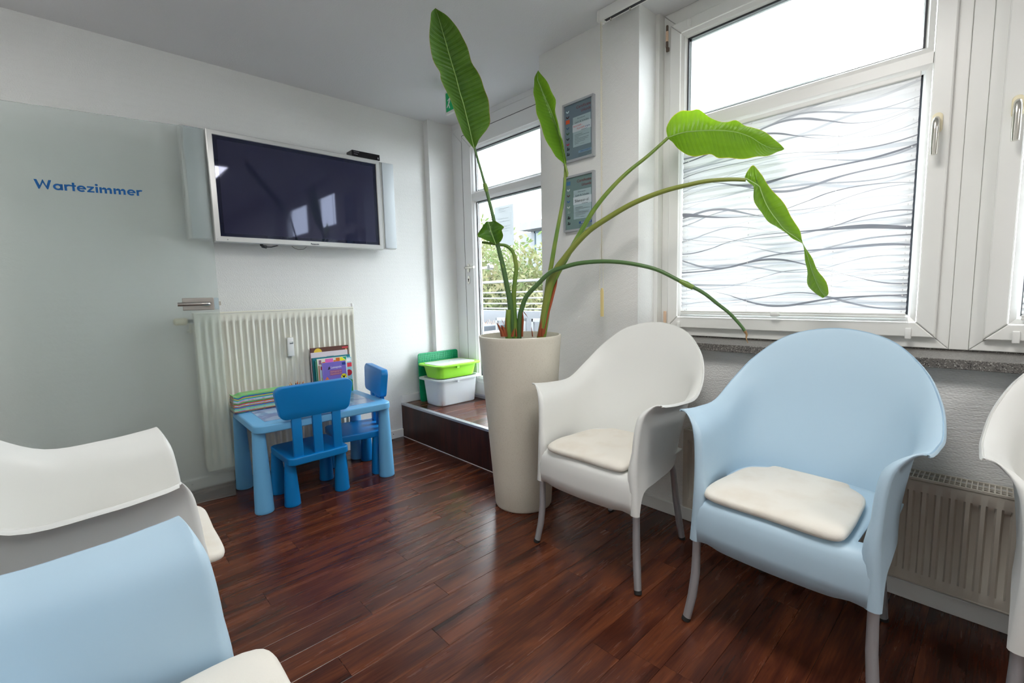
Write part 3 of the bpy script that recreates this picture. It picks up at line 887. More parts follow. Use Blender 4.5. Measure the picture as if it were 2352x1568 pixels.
def shell_mesh():
    SUBC, SUBL = 5, 4
    cols = [catmull([Vector(p) for p in L], SUBC, True) for L in LEV]       # levels x columns
    nc = len(cols[0])
    grid = []
    for c in range(nc):
        grid.append(catmull([cols[l][c] for l in range(len(LEV))], SUBL))
    nl = len(grid[0])
    # rolled front edge: extra columns turned in from the front corner
    def wid(z):
        if z < 0.44: return 0.038
        if z < 0.52: return 0.038 - 0.014 * (z - .44) / .08
        if z < 0.64: return 0.024
        return max(0.024 * (0.698 - z) / 0.058, 0.0006)
    TH = .0026
    nrm = [[None] * nl for _ in range(nc)]
    for c in range(nc):
        for j in range(nl):
            dc = grid[min(c + 1, nc - 1)][j] - grid[max(c - 1, 0)][j]
            if c == nc - 1: dc = Vector((0, -1, 0))
            dl = grid[c][min(j + 1, nl - 1)] - grid[c][max(j - 1, 0)]
            q = dl.cross(dc).normalized()            # outward from the sitter
            ref = Vector((grid[c][j].x + .15, grid[c][j].y, 0)) if c > 22 else Vector((0, grid[c][j].y, 0))
            if q.dot(ref if c <= 22 else -ref * (1 if grid[c][j].x > -.15 else -1)) < 0: q = -q
            nrm[c][j] = q
    # keep the outward side consistent along the wall
    for j in range(nl):
        for c in range(1, nc):
            if nrm[c][j].dot(nrm[c - 1][j]) < 0: nrm[c][j] = -nrm[c][j]
    def fade(c):
        t = min(1, c / 15.0)
        return 1 - t * t * (3 - 2 * t)
    outer = [[grid[c][j] + nrm[c][j] * TH for j in range(nl)] for c in range(nc)]
    inner = [[grid[c][j] - nrm[c][j] * (TH + max(0, wid(grid[0][j].z) - TH) * .95 * fade(c)) for j in range(nl)] for c in range(nc)]
    st = []
    for (fx, fy) in ((.22, .06), (.36, .30), (.36, .62), (.20, .90)):
        st.append([Vector((grid[0][j].x + wid(grid[0][j].z) * fx, grid[0][j].y + TH - wid(grid[0][j].z) * fy - .4 * TH, grid[0][j].z)) for j in range(nl)])
    mir = lambda col: [Vector((p.x, -p.y, p.z)) for p in col]
    ring = outer + [mir(c) for c in reversed(outer[:-1])] + [mir(c) for c in st] + [mir(c) for c in inner] + list(reversed(inner[:-1])) + list(reversed(st))
    n = len(ring); no = 2 * nc - 1
    vs = [(p.x + .25, p.y, p.z) for col in ring for p in col]
    fs = []
    for i in range(n):
        for j in range(nl - 1):
            a, b2 = i * nl + j, ((i + 1) % n) * nl + j
            fs.append((a, b2, b2 + 1, a + 1))
    off = no + 4                                     # index of the first mirrored inner column
    for j in (0, nl - 1):
        for k in range(no - 1):                      # outer k runs +y..-y, inner runs -y..+y
            a, b2 = k, k + 1
            ia, ib = off + (no - 1 - k), off + (no - 1 - (k + 1))
            fs.append((a * nl + j, b2 * nl + j, ib * nl + j, ia * nl + j))
        fs.append(tuple(q * nl + j for q in [no - 1, no, no + 1, no + 2, no + 3, off]))
        fs.append(tuple(q * nl + j for q in [off + no - 1, off + no, off + no + 1, off + no + 2, off + no + 3, 0]))
    m = MB(); m.add(vs, fs)
    pan = MB()
    # seat and apron
    backc = cols[2]
    def uw(v):
        v = abs(v)
        best = -0.44
        for i in range(len(backc) - 1):
            a, b = backc[i], backc[i + 1]
            if (a.y - v) * (b.y - v) <= 0 and a.x < -.2:
                t = 0 if a.y == b.y else (v - a.y) / (b.y - a.y)
                best = a.x + (b.x - a.x) * t
        return best
    nv = 30
    prof = [(1.0, .446), (.93, .436), (.80, .433), (.6, .431), (.4, .430), (.25, .430), (.12, .430), (.04, .429)]
    front = [(-.010, .4275), (.002, .419), (.009, .403), (.012, .37), (.012, .33), (.009, None)]
    G = []
    for i in range(nv + 1):
        v = -.232 + .464 * i / nv
        e = abs(v) / .232
        bul = .013 * (1 - e ** 2.4)
        uf = -.03 + bul
        u1 = uw(min(abs(v), .214)) + (.004)
        row = []
        for (f, z) in prof:
            row.append((uf + (u1 - uf) * f, v, z + (.006 * e ** 6 if f < .95 else 0)))
        zb = .2885 + .007 * math.exp(-((e - .80) / .12) ** 2) - .003 * (1 - e)
        for (du, z) in front:
            row.append((du + bul, v, z if z is not None else zb))
        G.append(row)
    nr = len(G[0])
    vs = [(p[0] + .25, p[1], p[2]) for r in G for p in r]
    fs = []
    for i in range(nv):
        for j in range(nr - 1):
            vmid = abs(-.232 + .464 * (i + .5) / nv)
            if vmid > .185 and 3 <= j <= 6:
                continue
            a = i * nr + j
            fs.append((a, a + 1, a + 1 + nr, a + nr))
    pan.add(vs, fs)
    return m, pan

def cushion_mesh():
    # outline in local (x forward, y lateral), corners softened
    O = [(.288, 0), (.290, .11), (.287, .172), (.268, .199), (.20, .203), (.10, .196), (.02, .188), (-.022, .172), (-.058, .130), (-.088, .115), (-.092, .06), (-.094, 0)]
    pts = catmull([Vector((x, y, 0)) for x, y in O], 3)
    ring = [(p.x, p.y) for p in pts] + [(p.x, -p.y) for p in reversed(pts[1:-1])]
    n = len(ring); cx = .1
    rings = []
    for (s, z) in ((.90, .4385), (.965, .4395), (.99, .4445), (1.0, .451), (.995, .458), (.978, .4620), (.94, .4645), (.80, .4660), (.5, .4670), (.2, .4670)):
        rr = []
        for (x, y) in ring:
            X, Y = cx + (x - cx) * s, y * s
            dz = -0.010 * max(0, (X - .20) / .09) ** 2 + .003 * math.sin(X * 21 + Y * 13) * (s < .97) * (z > .46)
            rr.append((X, Y * .945, z + dz))
        rings.append(rr)
    m = MB()
    vs = [p for r in rings for p in r]
    fs = [(i * n + k, i * n + (k + 1) % n, (i + 1) * n + (k + 1) % n, (i + 1) * n + k) for i in range(len(rings) - 1) for k in range(n)]
    fs += [tuple(range(n - 1, -1, -1)), tuple((len(rings) - 1) * n + k for k in range(n))]
    m.add(vs, fs)
    return m

def make_chair(label, loc, rz, m_shell):
    t = thing('armchair', label, 'chair', loc, rz, 'shell armchairs of the waiting room')
    m1, m2 = shell_mesh()
    m1.build('back_shell', m_shell, t, smooth=True, angle=62)
    s = m2.build('seat_pan', m_shell, t, smooth=True, fix=True)
    so = s.modifiers.new('thickness', 'SOLIDIFY'); so.thickness = 0.0055; so.offset = 0
    for sg in (1, -1):
        l = MB().tube([(.243, .232 * sg, .30), (.243, .232 * sg, .25), (.244, .2335 * sg, .17), (.250, .240 * sg, .09), (.262, .2515 * sg, .012)], [.0125, .0128, .0138, .0142, .0130], 14)
        lo = l.build('leg', M_ALU, t, smooth=True, angle=60)
        c = MB().tube([(.2619, .2514 * sg, .0135), (.265, .2545 * sg, .001)], [.0140, .0138], 14)
        c.build('foot_cap', M_RUBBER, lo, smooth=True, angle=60)
        l = MB().tube([(-.10, .17 * sg, .412), (-.135, .175 * sg, .33), (-.158, .178 * sg, .20), (-.180, .183 * sg, .09), (-.199, .187 * sg, .012)], [.0125, .0128, .0138, .0142, .0130], 14)
        lo = l.build('leg', M_ALU, t, smooth=True, angle=60)
        c = MB().tube([(-.1985, .187 * sg, .0135), (-.202, .188 * sg, .001)], [.0140, .0138], 14)
        c.build('foot_cap', M_RUBBER, lo, smooth=True, angle=60)
    # grey frame tubes under the seat
    f = MB().tube([(.243, .232, .30), (.22, .2255, .415), (.1, .2, .419), (-.1, .17, .414)], .009, 10).tube([(.243, -.232, .30), (.22, -.2255, .415), (.1, -.2, .419), (-.1, -.17, .414)], .009, 10).tube([(-.1, .17, .414), (-.1, -.17, .414)], .009, 10)
    f.build('under_frame', M_SOCK, t, smooth=True, angle=60)
    return t
def make_cushion(label, loc, rz):
    o = cushion_mesh().build('seat_cushion', M_FABRIC, None, smooth=True)
    o.location = loc; o.rotation_euler = (0, 0, rz)
    return tag(o, label, 'cushion', 'cream seat pads on the armchairs')

ch = make_chair('off-white shell armchair between the tall planter and the blue armchair', (1.657, 1.105, 0), PI, M_CHAIR_W)
sw = {M_CHAIR_W.name: M_CHAIR_B}
dup(ch, (1.646, .407, 0), PI - .029, 'pale blue shell armchair standing under the window, seen whole', sw)
dup(ch, (1.700, -.292, 0), PI + .02, 'off-white armchair cut off by the right edge, beside the blue armchair')
dup(ch, (-.072, 1.533, 0), -.036, 'off-white armchair in front of the glass door, its grey outer side showing')
dup(ch, (-.112, .728, 0), -.01, 'pale blue armchair in the lower left corner, closest to the viewer', sw)
cu = make_cushion('cream seat pad on the off-white armchair beside the planter', (1.674, 1.108, .003), PI + .02)
def cush(label, loc, rz):
    c = cu.copy(); COL.objects.link(c); c.location = loc; c.rotation_euler = (0, 0, rz); c['label'] = label
    return c
cush('cream seat pad on the pale blue armchair under the window', (1.667, .424, .004), PI - .045)
cush('cream seat pad just visible over the side of the white armchair near the glass door', (-.055, 1.533, 0), -.03)
cush('cream seat pad on the pale blue armchair at the lower left', (-.080, .728, 0), -.01)
cush('cream seat pad on the armchair cut off by the right edge', (1.700, -.292, 0), PI + .02)

# ------------------------------------------------------------------ children's table and chairs
def make_kid_chair(label, loc, rz):
    t = thing('kids_chair', label, 'chair', loc, rz, 'blue plastic chairs for children')
    MB().rbox(-.160, .160, -.185, .150, .232, .272, r=.007, rz=.035, seg=5).build('seat', M_KID_D, t, smooth=True, angle=50)
    for sx in (-1, 1):
        for y in (-.105, .115):
            MB().lathe([(.0395, 0.001), (.041, .004), (.0405, .012), (.0345, .12), (.0265, .225), (.0262, .236)], sx * .136, y, 28).build('leg', M_KID_D, t, smooth=True, angle=50)
    # backrest: rounded trapezoid, wider above, leaning back a little
    P = []
    for (x, z, r, a0) in ((.168, .050, .035, 0), (-.168, .050, .035, 90), (-.150, -.052, .035, 180), (.150, -.052, .035, 270)):
        for k in range(7):
            a = math.radians(a0 + 90 * k / 6)
            P.append((x + r * math.cos(a), z + r * math.sin(a)))
    m = MB(); n = len(P)
    rg = []
    for (y, s) in ((-.021, .97), (-.0185, .993), (-.015, 1), (.015, 1), (.0185, .993), (.021, .97)):
        rg.append([(p[0] * s, y + .03 * (p[0] / .2) ** 2 * .35, p[1] * s) for p in P])
    vs = [p for r in rg for p in r]
    fs = [(i * n + k, i * n + (k + 1) % n, (i + 1) * n + (k + 1) % n, (i + 1) * n + k) for i in range(5) for k in range(n)] + [tuple(range(n)), tuple(5 * n + k for k in range(n))]
    m.add([tuple(Matrix.Translation((0, -.163, .563)) @ Matrix.Rotation(math.radians(5), 4, 'X') @ Vector(p)) for p in vs], fs)
    m.build('backrest', M_KID_D, t, smooth=True, angle=40)
    for x in (-.105, 0, .105):
        MB().rbox(x - .024, x + .024, -.168, -.148, .262, .50, r=.004).build('backrest_slat', M_KID_D, t, smooth=True, angle=50)
    return t
kc = make_kid_chair("blue children's chair with its back to the viewer, pulled up to the table", (.886, 2.652, 0), 0.01)
dup(kc, (1.215, 2.785, 0), PI / 2 - .20, "blue children's chair tucked under the far end of the table")

KT = thing('kids_table', "light blue plastic children's table in front of the radiator", 'table', (.968, 2.765, 0), -.025)
MB().rbox(-.372, .372, -.268, .268, .423, .465, r=.008, rz=.05, seg=6).build('tabletop', M_KID_L, KT, smooth=True, angle=50)
for sx in (-1, 1):
    for y in (-.205, .225):
        MB().lathe([(.0445, .001), (.046, .004), (.0455, .014), (.039, .21), (.031, .41), (.0305, .426)], sx * .343, y, 30).build('leg', M_KID_L, KT, smooth=True, angle=50)
M_INLAY = mat('glossy_printed_inlay', rgb(166, 190, 224), 0.10, spec=0.6)
speckle(M_INLAY, rgb(132, 156, 198), 14, 0.48, 0.55)
inl = MB().box(-.305, .305, -.185, .20, .4652, .4662).build('printed_inlay', M_INLAY, KT)

# booklets in a stack on the table
cols = [(150, 190, 120), (40, 120, 150), (200, 190, 90), (60, 160, 170), (210, 225, 225), (170, 200, 195), (90, 130, 70), (205, 90, 40), (190, 210, 235), (230, 120, 60), (50, 110, 180), (120, 190, 180), (160, 205, 190), (205, 190, 140), (130, 90, 60), (70, 70, 130)]
lab = ['green', 'dark teal', 'mustard', 'turquoise', 'white', 'grey-green', 'olive', 'red-orange', 'pale blue', 'orange', 'mid blue', 'mint', 'light green', 'sand', 'brown', 'violet-blue']
order = list(range(16))
z = .4663
M_PAGE = mat('grey_page_edges', rgb(176, 170, 158), 0.8, bump=(900, 0.0006, 0.6, (.1, .1, 3)))
for i, k in enumerate(reversed(order)):
    c = cols[k]; th = .0055 + .0017 * rnd.random()
    x0, y0 = .586 + rnd.uniform(-.003, .003), 2.874 + rnd.uniform(-.002, .003)
    L, D = .30, .095
    b = thing('booklet', "booklet with %s spine, %s in the stack on the blue table" % (lab[k], 'topmost' if i == 15 else ('lowest' if i == 0 else '%s from the top' % ('', 'first', 'second', 'third', 'fourth', 'fifth', 'sixth', 'seventh', 'eighth', 'ninth', 'tenth', 'eleventh', 'twelfth', 'thirteenth', 'fourteenth', 'fifteenth')[16 - i])), 'booklet', (x0, y0, z), 0, 'booklets stacked on the blue table')
    nx = 20
    def sag(x):      # the stack dips at its left end where the covers curl
        return -.010 * math.exp(-((x - .022) / .016) ** 2) * (i / 15.0) ** 1.2
    def sheet(m, xa, xb, ya, yb, za, zb):
        vs, fs = [], []
        for j in range(nx + 1):
            x = xa + (xb - xa) * (j / nx) ** 1.6
            d = sag(x)
            vs += [(x, ya, za + d), (x, yb, za + d), (x, yb, zb + d), (x, ya, zb + d)]
        for j in range(nx):
            for q in range(4):
                a, bb_ = j * 4 + q, j * 4 + (q + 1) % 4
                fs.append((a, bb_, bb_ + 4, a + 4))
        fs += [(0, 1, 2, 3), tuple(nx * 4 + q for q in (3, 2, 1, 0))]
        m.add(vs, fs)
    m = MB(); sheet(m, .0012, L - .001, .0008, D, .0003, th - .0003); m.build('pages', M_PAGE, b)
    cm = mat('booklet_cover', rgb(*c), 0.4)
    speckle(cm, rgb(*[min(255, int(q * .7 + 40 * ((k * 7 + j * 5) % 3))) for j, q in enumerate(c)]), 38, .45, .55)
    m = MB(); sheet(m, 0, L, 0, D, th - .0005, th + .0001); sheet(m, 0, L, 0, D, 0, .0004); sheet(m, 0, L, -.0006, .0006, 0, th)
    m.build('cover', cm, b)
    z += th + .0002
ZTOP = z

# pencils in a beaker behind the chair back
pc = thing('pencil_beaker', 'small beaker of coloured pencils on the blue table, mostly hidden', 'beaker', (.935, 2.925, .4663))
MB().lathe([(.030, 0), (.034, .088), (.032, .088), (.0285, .004), (.001, .004)], n=20).build('beaker', M_KID_D, pc, smooth=True, angle=40)
pcol = [(202, 140, 84), (206, 150, 90), (30, 34, 66), (178, 84, 60), (196, 120, 70), (150, 90, 50)]
plab = ['leftmost light wood', 'second light wood', 'navy', 'reddish', 'upright tan', 'brown, leaning right']
for i, (dx, dy, tz) in enumerate([(-.045, -.005, .118), (-.032, .008, .122), (-.004, 0, .124), (.010, .006, .128), (.020, -.006, .119), (.048, .004, .122)]):
    o = thing('pencil', '%s pencil sticking out of the beaker on the table' % plab[i], 'pencil', (.935, 2.925, .472), 0, 'pencils in the beaker')
    s0 = Vector((-dx * .25, -dy * .3, 0)); e0 = Vector((dx, dy, tz)); dd = (e0 - s0).normalized()
    MB().tube([s0, e0 - dd * .014], .0034, 6).build('shaft', mat('pencil_paint', rgb(*pcol[i]), .4), o)
    MB().tube([e0 - dd * .014, e0 - dd * .003], [.0034, .0010], 6).build('wood_point', mat('bare_wood', rgb(214, 170, 120), .6), o)
    MB().tube([e0 - dd * .003, e0], [.0010, .0002], 6).build('lead', M_SEAL if i != 2 else mat('navy_lead', rgb(20, 24, 60), .4), o)

# picture books standing against the radiator
def book(label, x0, x1, ztop, y, th, cover, spine=None, tilt=0.02, deco=None, roll=0.0):
    hgt = ztop - .4663
    b = thing('picture_book', label, 'book', (x0, y, .4663), 0, 'picture books leaning on the radiator')
    b.rotation_euler = (-tilt, roll, 0)
    wd = x1 - x0
    MB().box(.003, wd - .002, .0015, th - .0015, .002, hgt - .003).build('pages', M_PAPER, b)
    c = MB().rbox(0, wd, 0, .002, 0, hgt, r=.0007).rbox(0, wd, th - .002, th, 0, hgt, r=.0007)
    c.build('cover', mat('book_cover', rgb(*cover), .35), b)
    MB().rbox(-.0015, .002, 0, th, 0, hgt, r=.0008).build('spine', mat('book_spine', rgb(*(spine or cover)), .35), b)
    if deco:
        for (nm, c, shp) in deco:
            m = MB()
            for s in shp:
                if s[0] == 'r': m.box(s[1], s[2], -.0004, .0002, s[3], s[4])
                elif s[0] == 'c': m.lathe([(s[3], 0), (s[3], .0006)], n=20, M=Matrix.Translation((s[1], .0002, s[2])) @ Matrix.Rotation(PI / 2, 4, 'X'))
                elif s[0] == 'p': m.prism([(q[0], q[1]) for q in s[1]], -.0005, .0002, 'y')
                elif s[0] == 't': put_text(m, s[1], s[2], (s[3], -.0009, s[4]), (1, 0, 0), (0, 0, 1), bold=.0, width=s[5] if len(s) > 5 else None)
            m.build(nm, mat('print_' + nm, rgb(*c), .4), b)
    return b
T0 = .4663
book('large brown picture book with a yellow disc, rearmost of the books', 1.073, 1.322, .772, 3.032, .013, (98, 66, 58), (96, 44, 66), deco=[('yellow_disc', (232, 200, 72), [('c', .045, .276, .026)]), ('red_label', (214, 70, 80), [('r', .205, .246, .288, .297)]), ('orange_figure', (220, 150, 80), [('r', .226, .238, .262, .284)])])
book('pale lilac book with a small teal emblem, in front of the brown one', 1.066, 1.306, .744, 3.013, .012, (218, 208, 214), (214, 180, 196), deco=[('emblem', (90, 160, 160), [('c', .122, .232, .009)]), ('arched_title', (120, 130, 160), [('r', .098, .146, .246, .2485)])])
book('teal picture book with a light band on its spine', 1.067, 1.314, .712, 2.998, .014, (34, 120, 134), (28, 96, 98), deco=[('blue_strip', (50, 140, 170), [('r', .02, .24, .225, .235)])])
book('pale blue book with a red banner and red disc at its right', 1.078, 1.316, .695, 2.984, .009, (150, 200, 210), (30, 110, 90), deco=[('red_banner', (220, 60, 74), [('r', .20, .238, .165, .192)]), ('red_disc', (176, 40, 56), [('c', .216, .126, .021)]), ('white_field', (236, 238, 236), [('r', .19, .234, .200, .222)]), ('green_field', (60, 150, 90), [('p', [(.18, .0), (.238, .0), (.238, .075), (.205, .09), (.19, .07)])])])
book('green-spined book with pink, white and yellow blocks', 1.083, 1.278, .706, 2.969, .010, (226, 226, 214), (22, 150, 70), deco=[('pink_block', (232, 110, 190), [('r', .053, .104, .204, .236)]), ('yellow_block', (240, 236, 40), [('p', [(.150, .205), (.188, .205), (.188, .212), (.162, .237), (.150, .237)])]), ('green_block', (30, 170, 110), [('p', [(.190, .214), (.192, .238), (.166, .238)])]), ('orange_block', (222, 120, 36), [('r', .122, .148, .205, .236), ('r', .032, .052, .198, .218), ('r', .106, .121, .205, .222)]), ('purple_block', (150, 110, 130), [('r', .012, .028, .205, .232)])])
book('slim orange-spined book beside the purple one', 1.092, 1.27, .664, 2.957, .008, (190, 214, 220), (226, 122, 16), deco=[('red_patch', (196, 30, 50), [('r', .008, .022, .17, .192)]), ('lime_patch', (190, 210, 90), [('r', .010, .024, .08, .12)])])
book('purple reading book with a yellow disc, foremost of the books', 1.107, 1.259, .681, 2.944, .010, (124, 108, 190), (160, 140, 214), deco=[
    ('number_label', (34, 60, 130), [('r', .126, .1505, .189, .206)]), ('yellow_disc', (238, 226, 40), [('c', .134, .113, .0185)]), ('bird_shape', (20, 20, 24), [('p', [(.118, .126), (.131, .115), (.134, .120), (.137, .115), (.150, .127), (.138, .106), (.134, .098), (.130, .106)])]), ('hat_shape', (20, 20, 24), [('p', [(.030, .168), (.046, .170), (.046, .188), (.038, .184), (.036, .174)])]),
    ('title', (246, 244, 250), [('t', 'Lesespiele', .020, .052, .174, .068)]),
    ('subtitle_panel', (150, 92, 140), [('r', .044, .124, .128, .163)]),
    ('subtitle', (230, 170, 130), [('t', 'Aufregung im', .013, .047, .149, .072), ('t', 'Hexeninternat', .013, .047, .134, .074)]),
    ('orange_shape', (226, 120, 60), [('c', .024, .098, .016), ('p', [(.012, .08), (.036, .08), (.03, .118), (.022, .124)])])])
# ------------------------------------------------------------------ radiators
def radiator(label, W, H, pitch, axis_loc, rz, mt, flute=.0065, margin=.036, grille_pitch=.0135, dep=.062):
    """local: x along the width from 0, front face at y=0 looking towards -y, bottom at z=0."""
    R = thing('radiator', label, 'radiator', axis_loc, rz)
    m = MB()
    # fluted front: columns across the width with raised and sunk parts, tapering out at top and bottom
    zs = [(0.0, 0), (margin, 0), (margin + .014, 1), (H - margin - .014, 1), (H - margin, 0), (H, 0)]
    xs = [(0.0, 0)]
    x = .012
    while x < W - pitch:
        for (f, d) in ((.0, 0), (.22, 0), (.36, 1), (.78, 1), (.92, 0)):
            xs.append((x + pitch * f, d))
        x += pitch
    xs.append((W, 0))
    vs, fs = [], []
    for (xx, d) in xs:
        for (zz, e) in zs:
            vs.append((xx, flute * d * e, zz))
    n = len(zs)
    for i in range(len(xs) - 1):
        for j in range(n - 1):
            a = i * n + j
            fs.append((a, a + n, a + n + 1, a + 1))
    m.add(vs, fs)
    m.box(0, W, flute + .002, flute + .006, 0, H)
    m.build('front_panel', mt, R, smooth=True, angle=50, fix=False)
    MB().rbox(-.002, .001, .001, dep, .008, H + .012, r=.0012).rbox(W - .001, W + .002, .001, dep, .008, H + .012, r=.0012).build('side_panel', mt, R)
    MB().box(.004, W - .004, dep - .006, dep, .01, H - .01).build('back_panel', mt, R)
    MB().rbox(0, W, -.001, .005, H + .002, H + .012, r=.002).rbox(0, W, -.001, .004, -.004, .0015, r=.0015).build('edge_trim', mt, R)
    g = MB()
    g.box(0, W, dep - .006, dep, H + .004, H + .012)
    x = .004
    while x < W - .004:
        g.box(x, x + .003, .005, dep - .005, H + .004, H + .011)
        x += grille_pitch
    g.box(0, W, dep * .5 - .002, dep * .5 + .002, H + .005, H + .010)
    g.build('top_grille', mt, R)
    return R
R1 = radiator('cream white fluted radiator on the screen wall behind the blue table', .912, .893, .0343, (.472, 3.064, .122), 0, M_RAD, flute=.010)
v = MB().lathe([(.011, 0), (.011, .03), (.007, .032), (.007, .055)], n=14, M=Matrix.Translation((.930, .055, .895)))
v = MB().box(.914, .934, .030, .055, .868, .905).lathe([(.007, 0), (.007, .012), (.009, .012), (.009, .028)], .925, .043, 12, M=Matrix.Translation((0, 0, .90)))
v.build('air_vent', M_WHITE, R1)
v = MB().tube([(0.0, .035, .86), (-.028, .035, .86)], .011, 12)
v.build('pipe_joint', M_SEAL, R1, smooth=True, angle=50)
v = MB().tube([(-.028, .035, .86), (-.036, .035, .86), (-.04, .035, .86), (-.085, .035, .86)], [.014, .020, .021, .019], 16).tube([(-.085, .035, .86), (-.092, .035, .86)], [.019, .012], 16)
v.build('thermostat_head', M_CREAM, R1, smooth=True, angle=40)
v = MB().tube([(-.015, .035, .86), (-.015, .045, .80), (-.02, .10, .80)], .008, 10)
v.build('supply_pipe', M_RAD, R1, smooth=True)
hm = MB().rbox(.466, .503, -.022, -.001, .613, .730, r=.004)
hm = hm.build('heat_meter', M_WHITE, R1, smooth=True, angle=50)
MB().box(.478, .500, -.0228, -.0218, .690, .7035).build('display', mat('pale_display', rgb(206, 212, 206), .3), hm)
MB().box(.479, .499, -.0234, -.0227, .6905, .6955).box(.4945, .4985, -.0234, -.0227, .6985, .7025).build('display_digits', M_INK, hm)
for x in (.18, .72):
    MB().box(x, x + .02, .062, .1105, .2, .8).build('wall_bracket', M_RAD, R1)
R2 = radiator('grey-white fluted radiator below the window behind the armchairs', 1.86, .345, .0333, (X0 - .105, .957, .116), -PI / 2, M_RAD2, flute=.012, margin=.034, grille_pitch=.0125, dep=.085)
for x in (.25, 1.5):
    MB().box(x, x + .02, .085, .1045, .05, .3).build('wall_bracket', M_RAD2, R2)
# ------------------------------------------------------------------ flat screen on the wall
TV = thing('flat_screen', 'silver framed flat screen mounted high on the wall above the radiator', 'television', (1.104, 3.02, 1.418))
M_TVF = mat('silver_screen_frame', (0.62, 0.62, 0.61), 0.28, metal=0.4)
m = MB()
def frame_yz(mb, x0, x1, z0, z1, wl, wr, wt, wb, y0, y1):
    # four bevelled bars facing -y
    A = [(x0, z0), (x1, z0), (x1, z1), (x0, z1)]; B = [(x0 + wl, z0 + wb), (x1 - wr, z0 + wb), (x1 - wr, z1 - wt), (x0 + wl, z1 - wt)]
    e = .004
    A1 = [(x0 + e, z0 + e), (x1 - e, z0 + e), (x1 - e, z1 - e), (x0 + e, z1 - e)]; B1 = [(B[0][0] - .002, B[0][1] - .002), (B[1][0] + .002, B[1][1] - .002), (B[2][0] + .002, B[2][1] + .002), (B[3][0] - .002, B[3][1] + .002)]
    vs = [(p[0], y1, p[1]) for p in A] + [(p[0], y0 + e, p[1]) for p in A] + [(p[0], y0, p[1]) for p in A1] + [(p[0], y0, p[1]) for p in B1] + [(p[0], y0 + .003, p[1]) for p in B] + [(p[0], y0 + .012, p[1]) for p in B]
    mb.add(vs, [(i + 4 * l, (i + 1) % 4 + 4 * l, (i + 1) % 4 + 4 * (l + 1), i + 4 * (l + 1)) for l in range(5) for i in range(4)])
frame_yz(m, -.509, .509, 0, .604, .030, .026, .026, .032, 0, .05)
m.build('frame', M_TVF, TV)
M_TVG = mat('black_screen_glass', (0.006, 0.009, 0.03), 0.03, spec=0.75, coat=0.3)
MB().box(-.482, .486, .0105, .013, .028, .582).build('screen_glass', M_TVG, TV)
M_TVP = mat('dim_plasma_panel', (0.026, 0.027, 0.058), 0.04, spec=0.75)
for _m in (M_TVG, M_TVP): _m.node_tree.nodes['Principled BSDF'].inputs['Specular Tint'].default_value = (.72, .76, 1, 1)
MB().box(-.458, .462, .0098, .0106, .050, .558).build('display_panel', M_TVP, TV)
MB().rbox(-.50, .50, .05, .085, .012, .592, r=.01).build('rear_housing', M_SILVER, TV)
MB().rbox(-.2, .2, .085, .156, .15, .45, r=.004).build('wall_mount', M_SEAL, TV)
t = MB(); put_text(t, 'Panasonic', .0135, (-.01 + .045, -.0006, .010), (1, 0, 0), (0, 0, 1), bold=.0006, align='CENTER', width=.052)
t.build('brand_lettering', M_INK, TV, fix=False)
MB().lathe([(.0035, 0), (.0035, .001)], n=10, M=Matrix.Translation((-.447, 0, .014)) @ Matrix.Rotation(PI / 2, 4, 'X')).box(-.497, -.4945, -.0008, 0, .012, .016).build('power_button', M_SOCK, TV)
t = MB().tube([(-.27, .03, .002), (-.262, .03, -.012), (-.24, .032, -.015)], .009, 8).tube([(-.24, .032, -.015), (-.21, .04, -.013), (-.17, .05, .0)], .003, 8)
t.build('cable', M_BLACK, TV, smooth=True)
t = MB().tube([(-.09, .05, 0), (-.075, .045, -.014), (-.05, .045, -.02), (-.02, .045, -.016), (0, .05, 0)], .0012, 6)
t.build('cable', M_BLACK, TV, smooth=True)
def speaker(label, x0, x1, yf):
    S_ = thing('bar_speaker', label, 'speaker', ((x0 + x1) / 2, yf, 1.430), 0, 'slim silver speakers flanking the screen')
    w = (x1 - x0) / 2
    MB().rbox(-w, w, .008, .062, 0, .600, r=.004, rz=.006).build('body', M_TVF, S_, smooth=True, angle=50)
    MB().rbox(-w + .014, w, 0.0, .0085, .004, .596, r=.0025).build('front_grille', mat('pale_speaker_cloth', rgb(196, 202, 206), .45, metal=.2), S_, smooth=True, angle=50)
    MB().box(-.012, .012, .062, YW - yf - .0005, .2, .4).build('wall_mount', M_SEAL, S_)
speaker('slim silver speaker at the right edge of the wall screen', 1.638, 1.740, 3.058)
speaker('slim silver speaker seen blurred through the glass door', .484, .588, 3.058)
rc = thing('receiver_box', 'small black receiver box lying on top of the flat screen', 'receiver', (1.522, 3.024, 2.0225))
MB().rbox(-.100, .100, .001, .085, 0, .040, r=.003).build('housing', M_BLACK, rc)
MB().box(-.097, .097, 0, .0015, .003, .037).build('front_plate', mat('glossy_black', (.008, .008, .01), .1), rc)
t = MB(); put_text(t, 'SAMSUNG', .008, (-.088, -.0006, .026), (1, 0, 0), (0, 0, 1)); t.box(-.088, -.06, -.0006, 0, .014, .016).box(.082, .09, -.0006, 0, .008, .02)
t.build('front_lettering', mat('grey_print', rgb(150, 150, 155), .5), rc, fix=False)

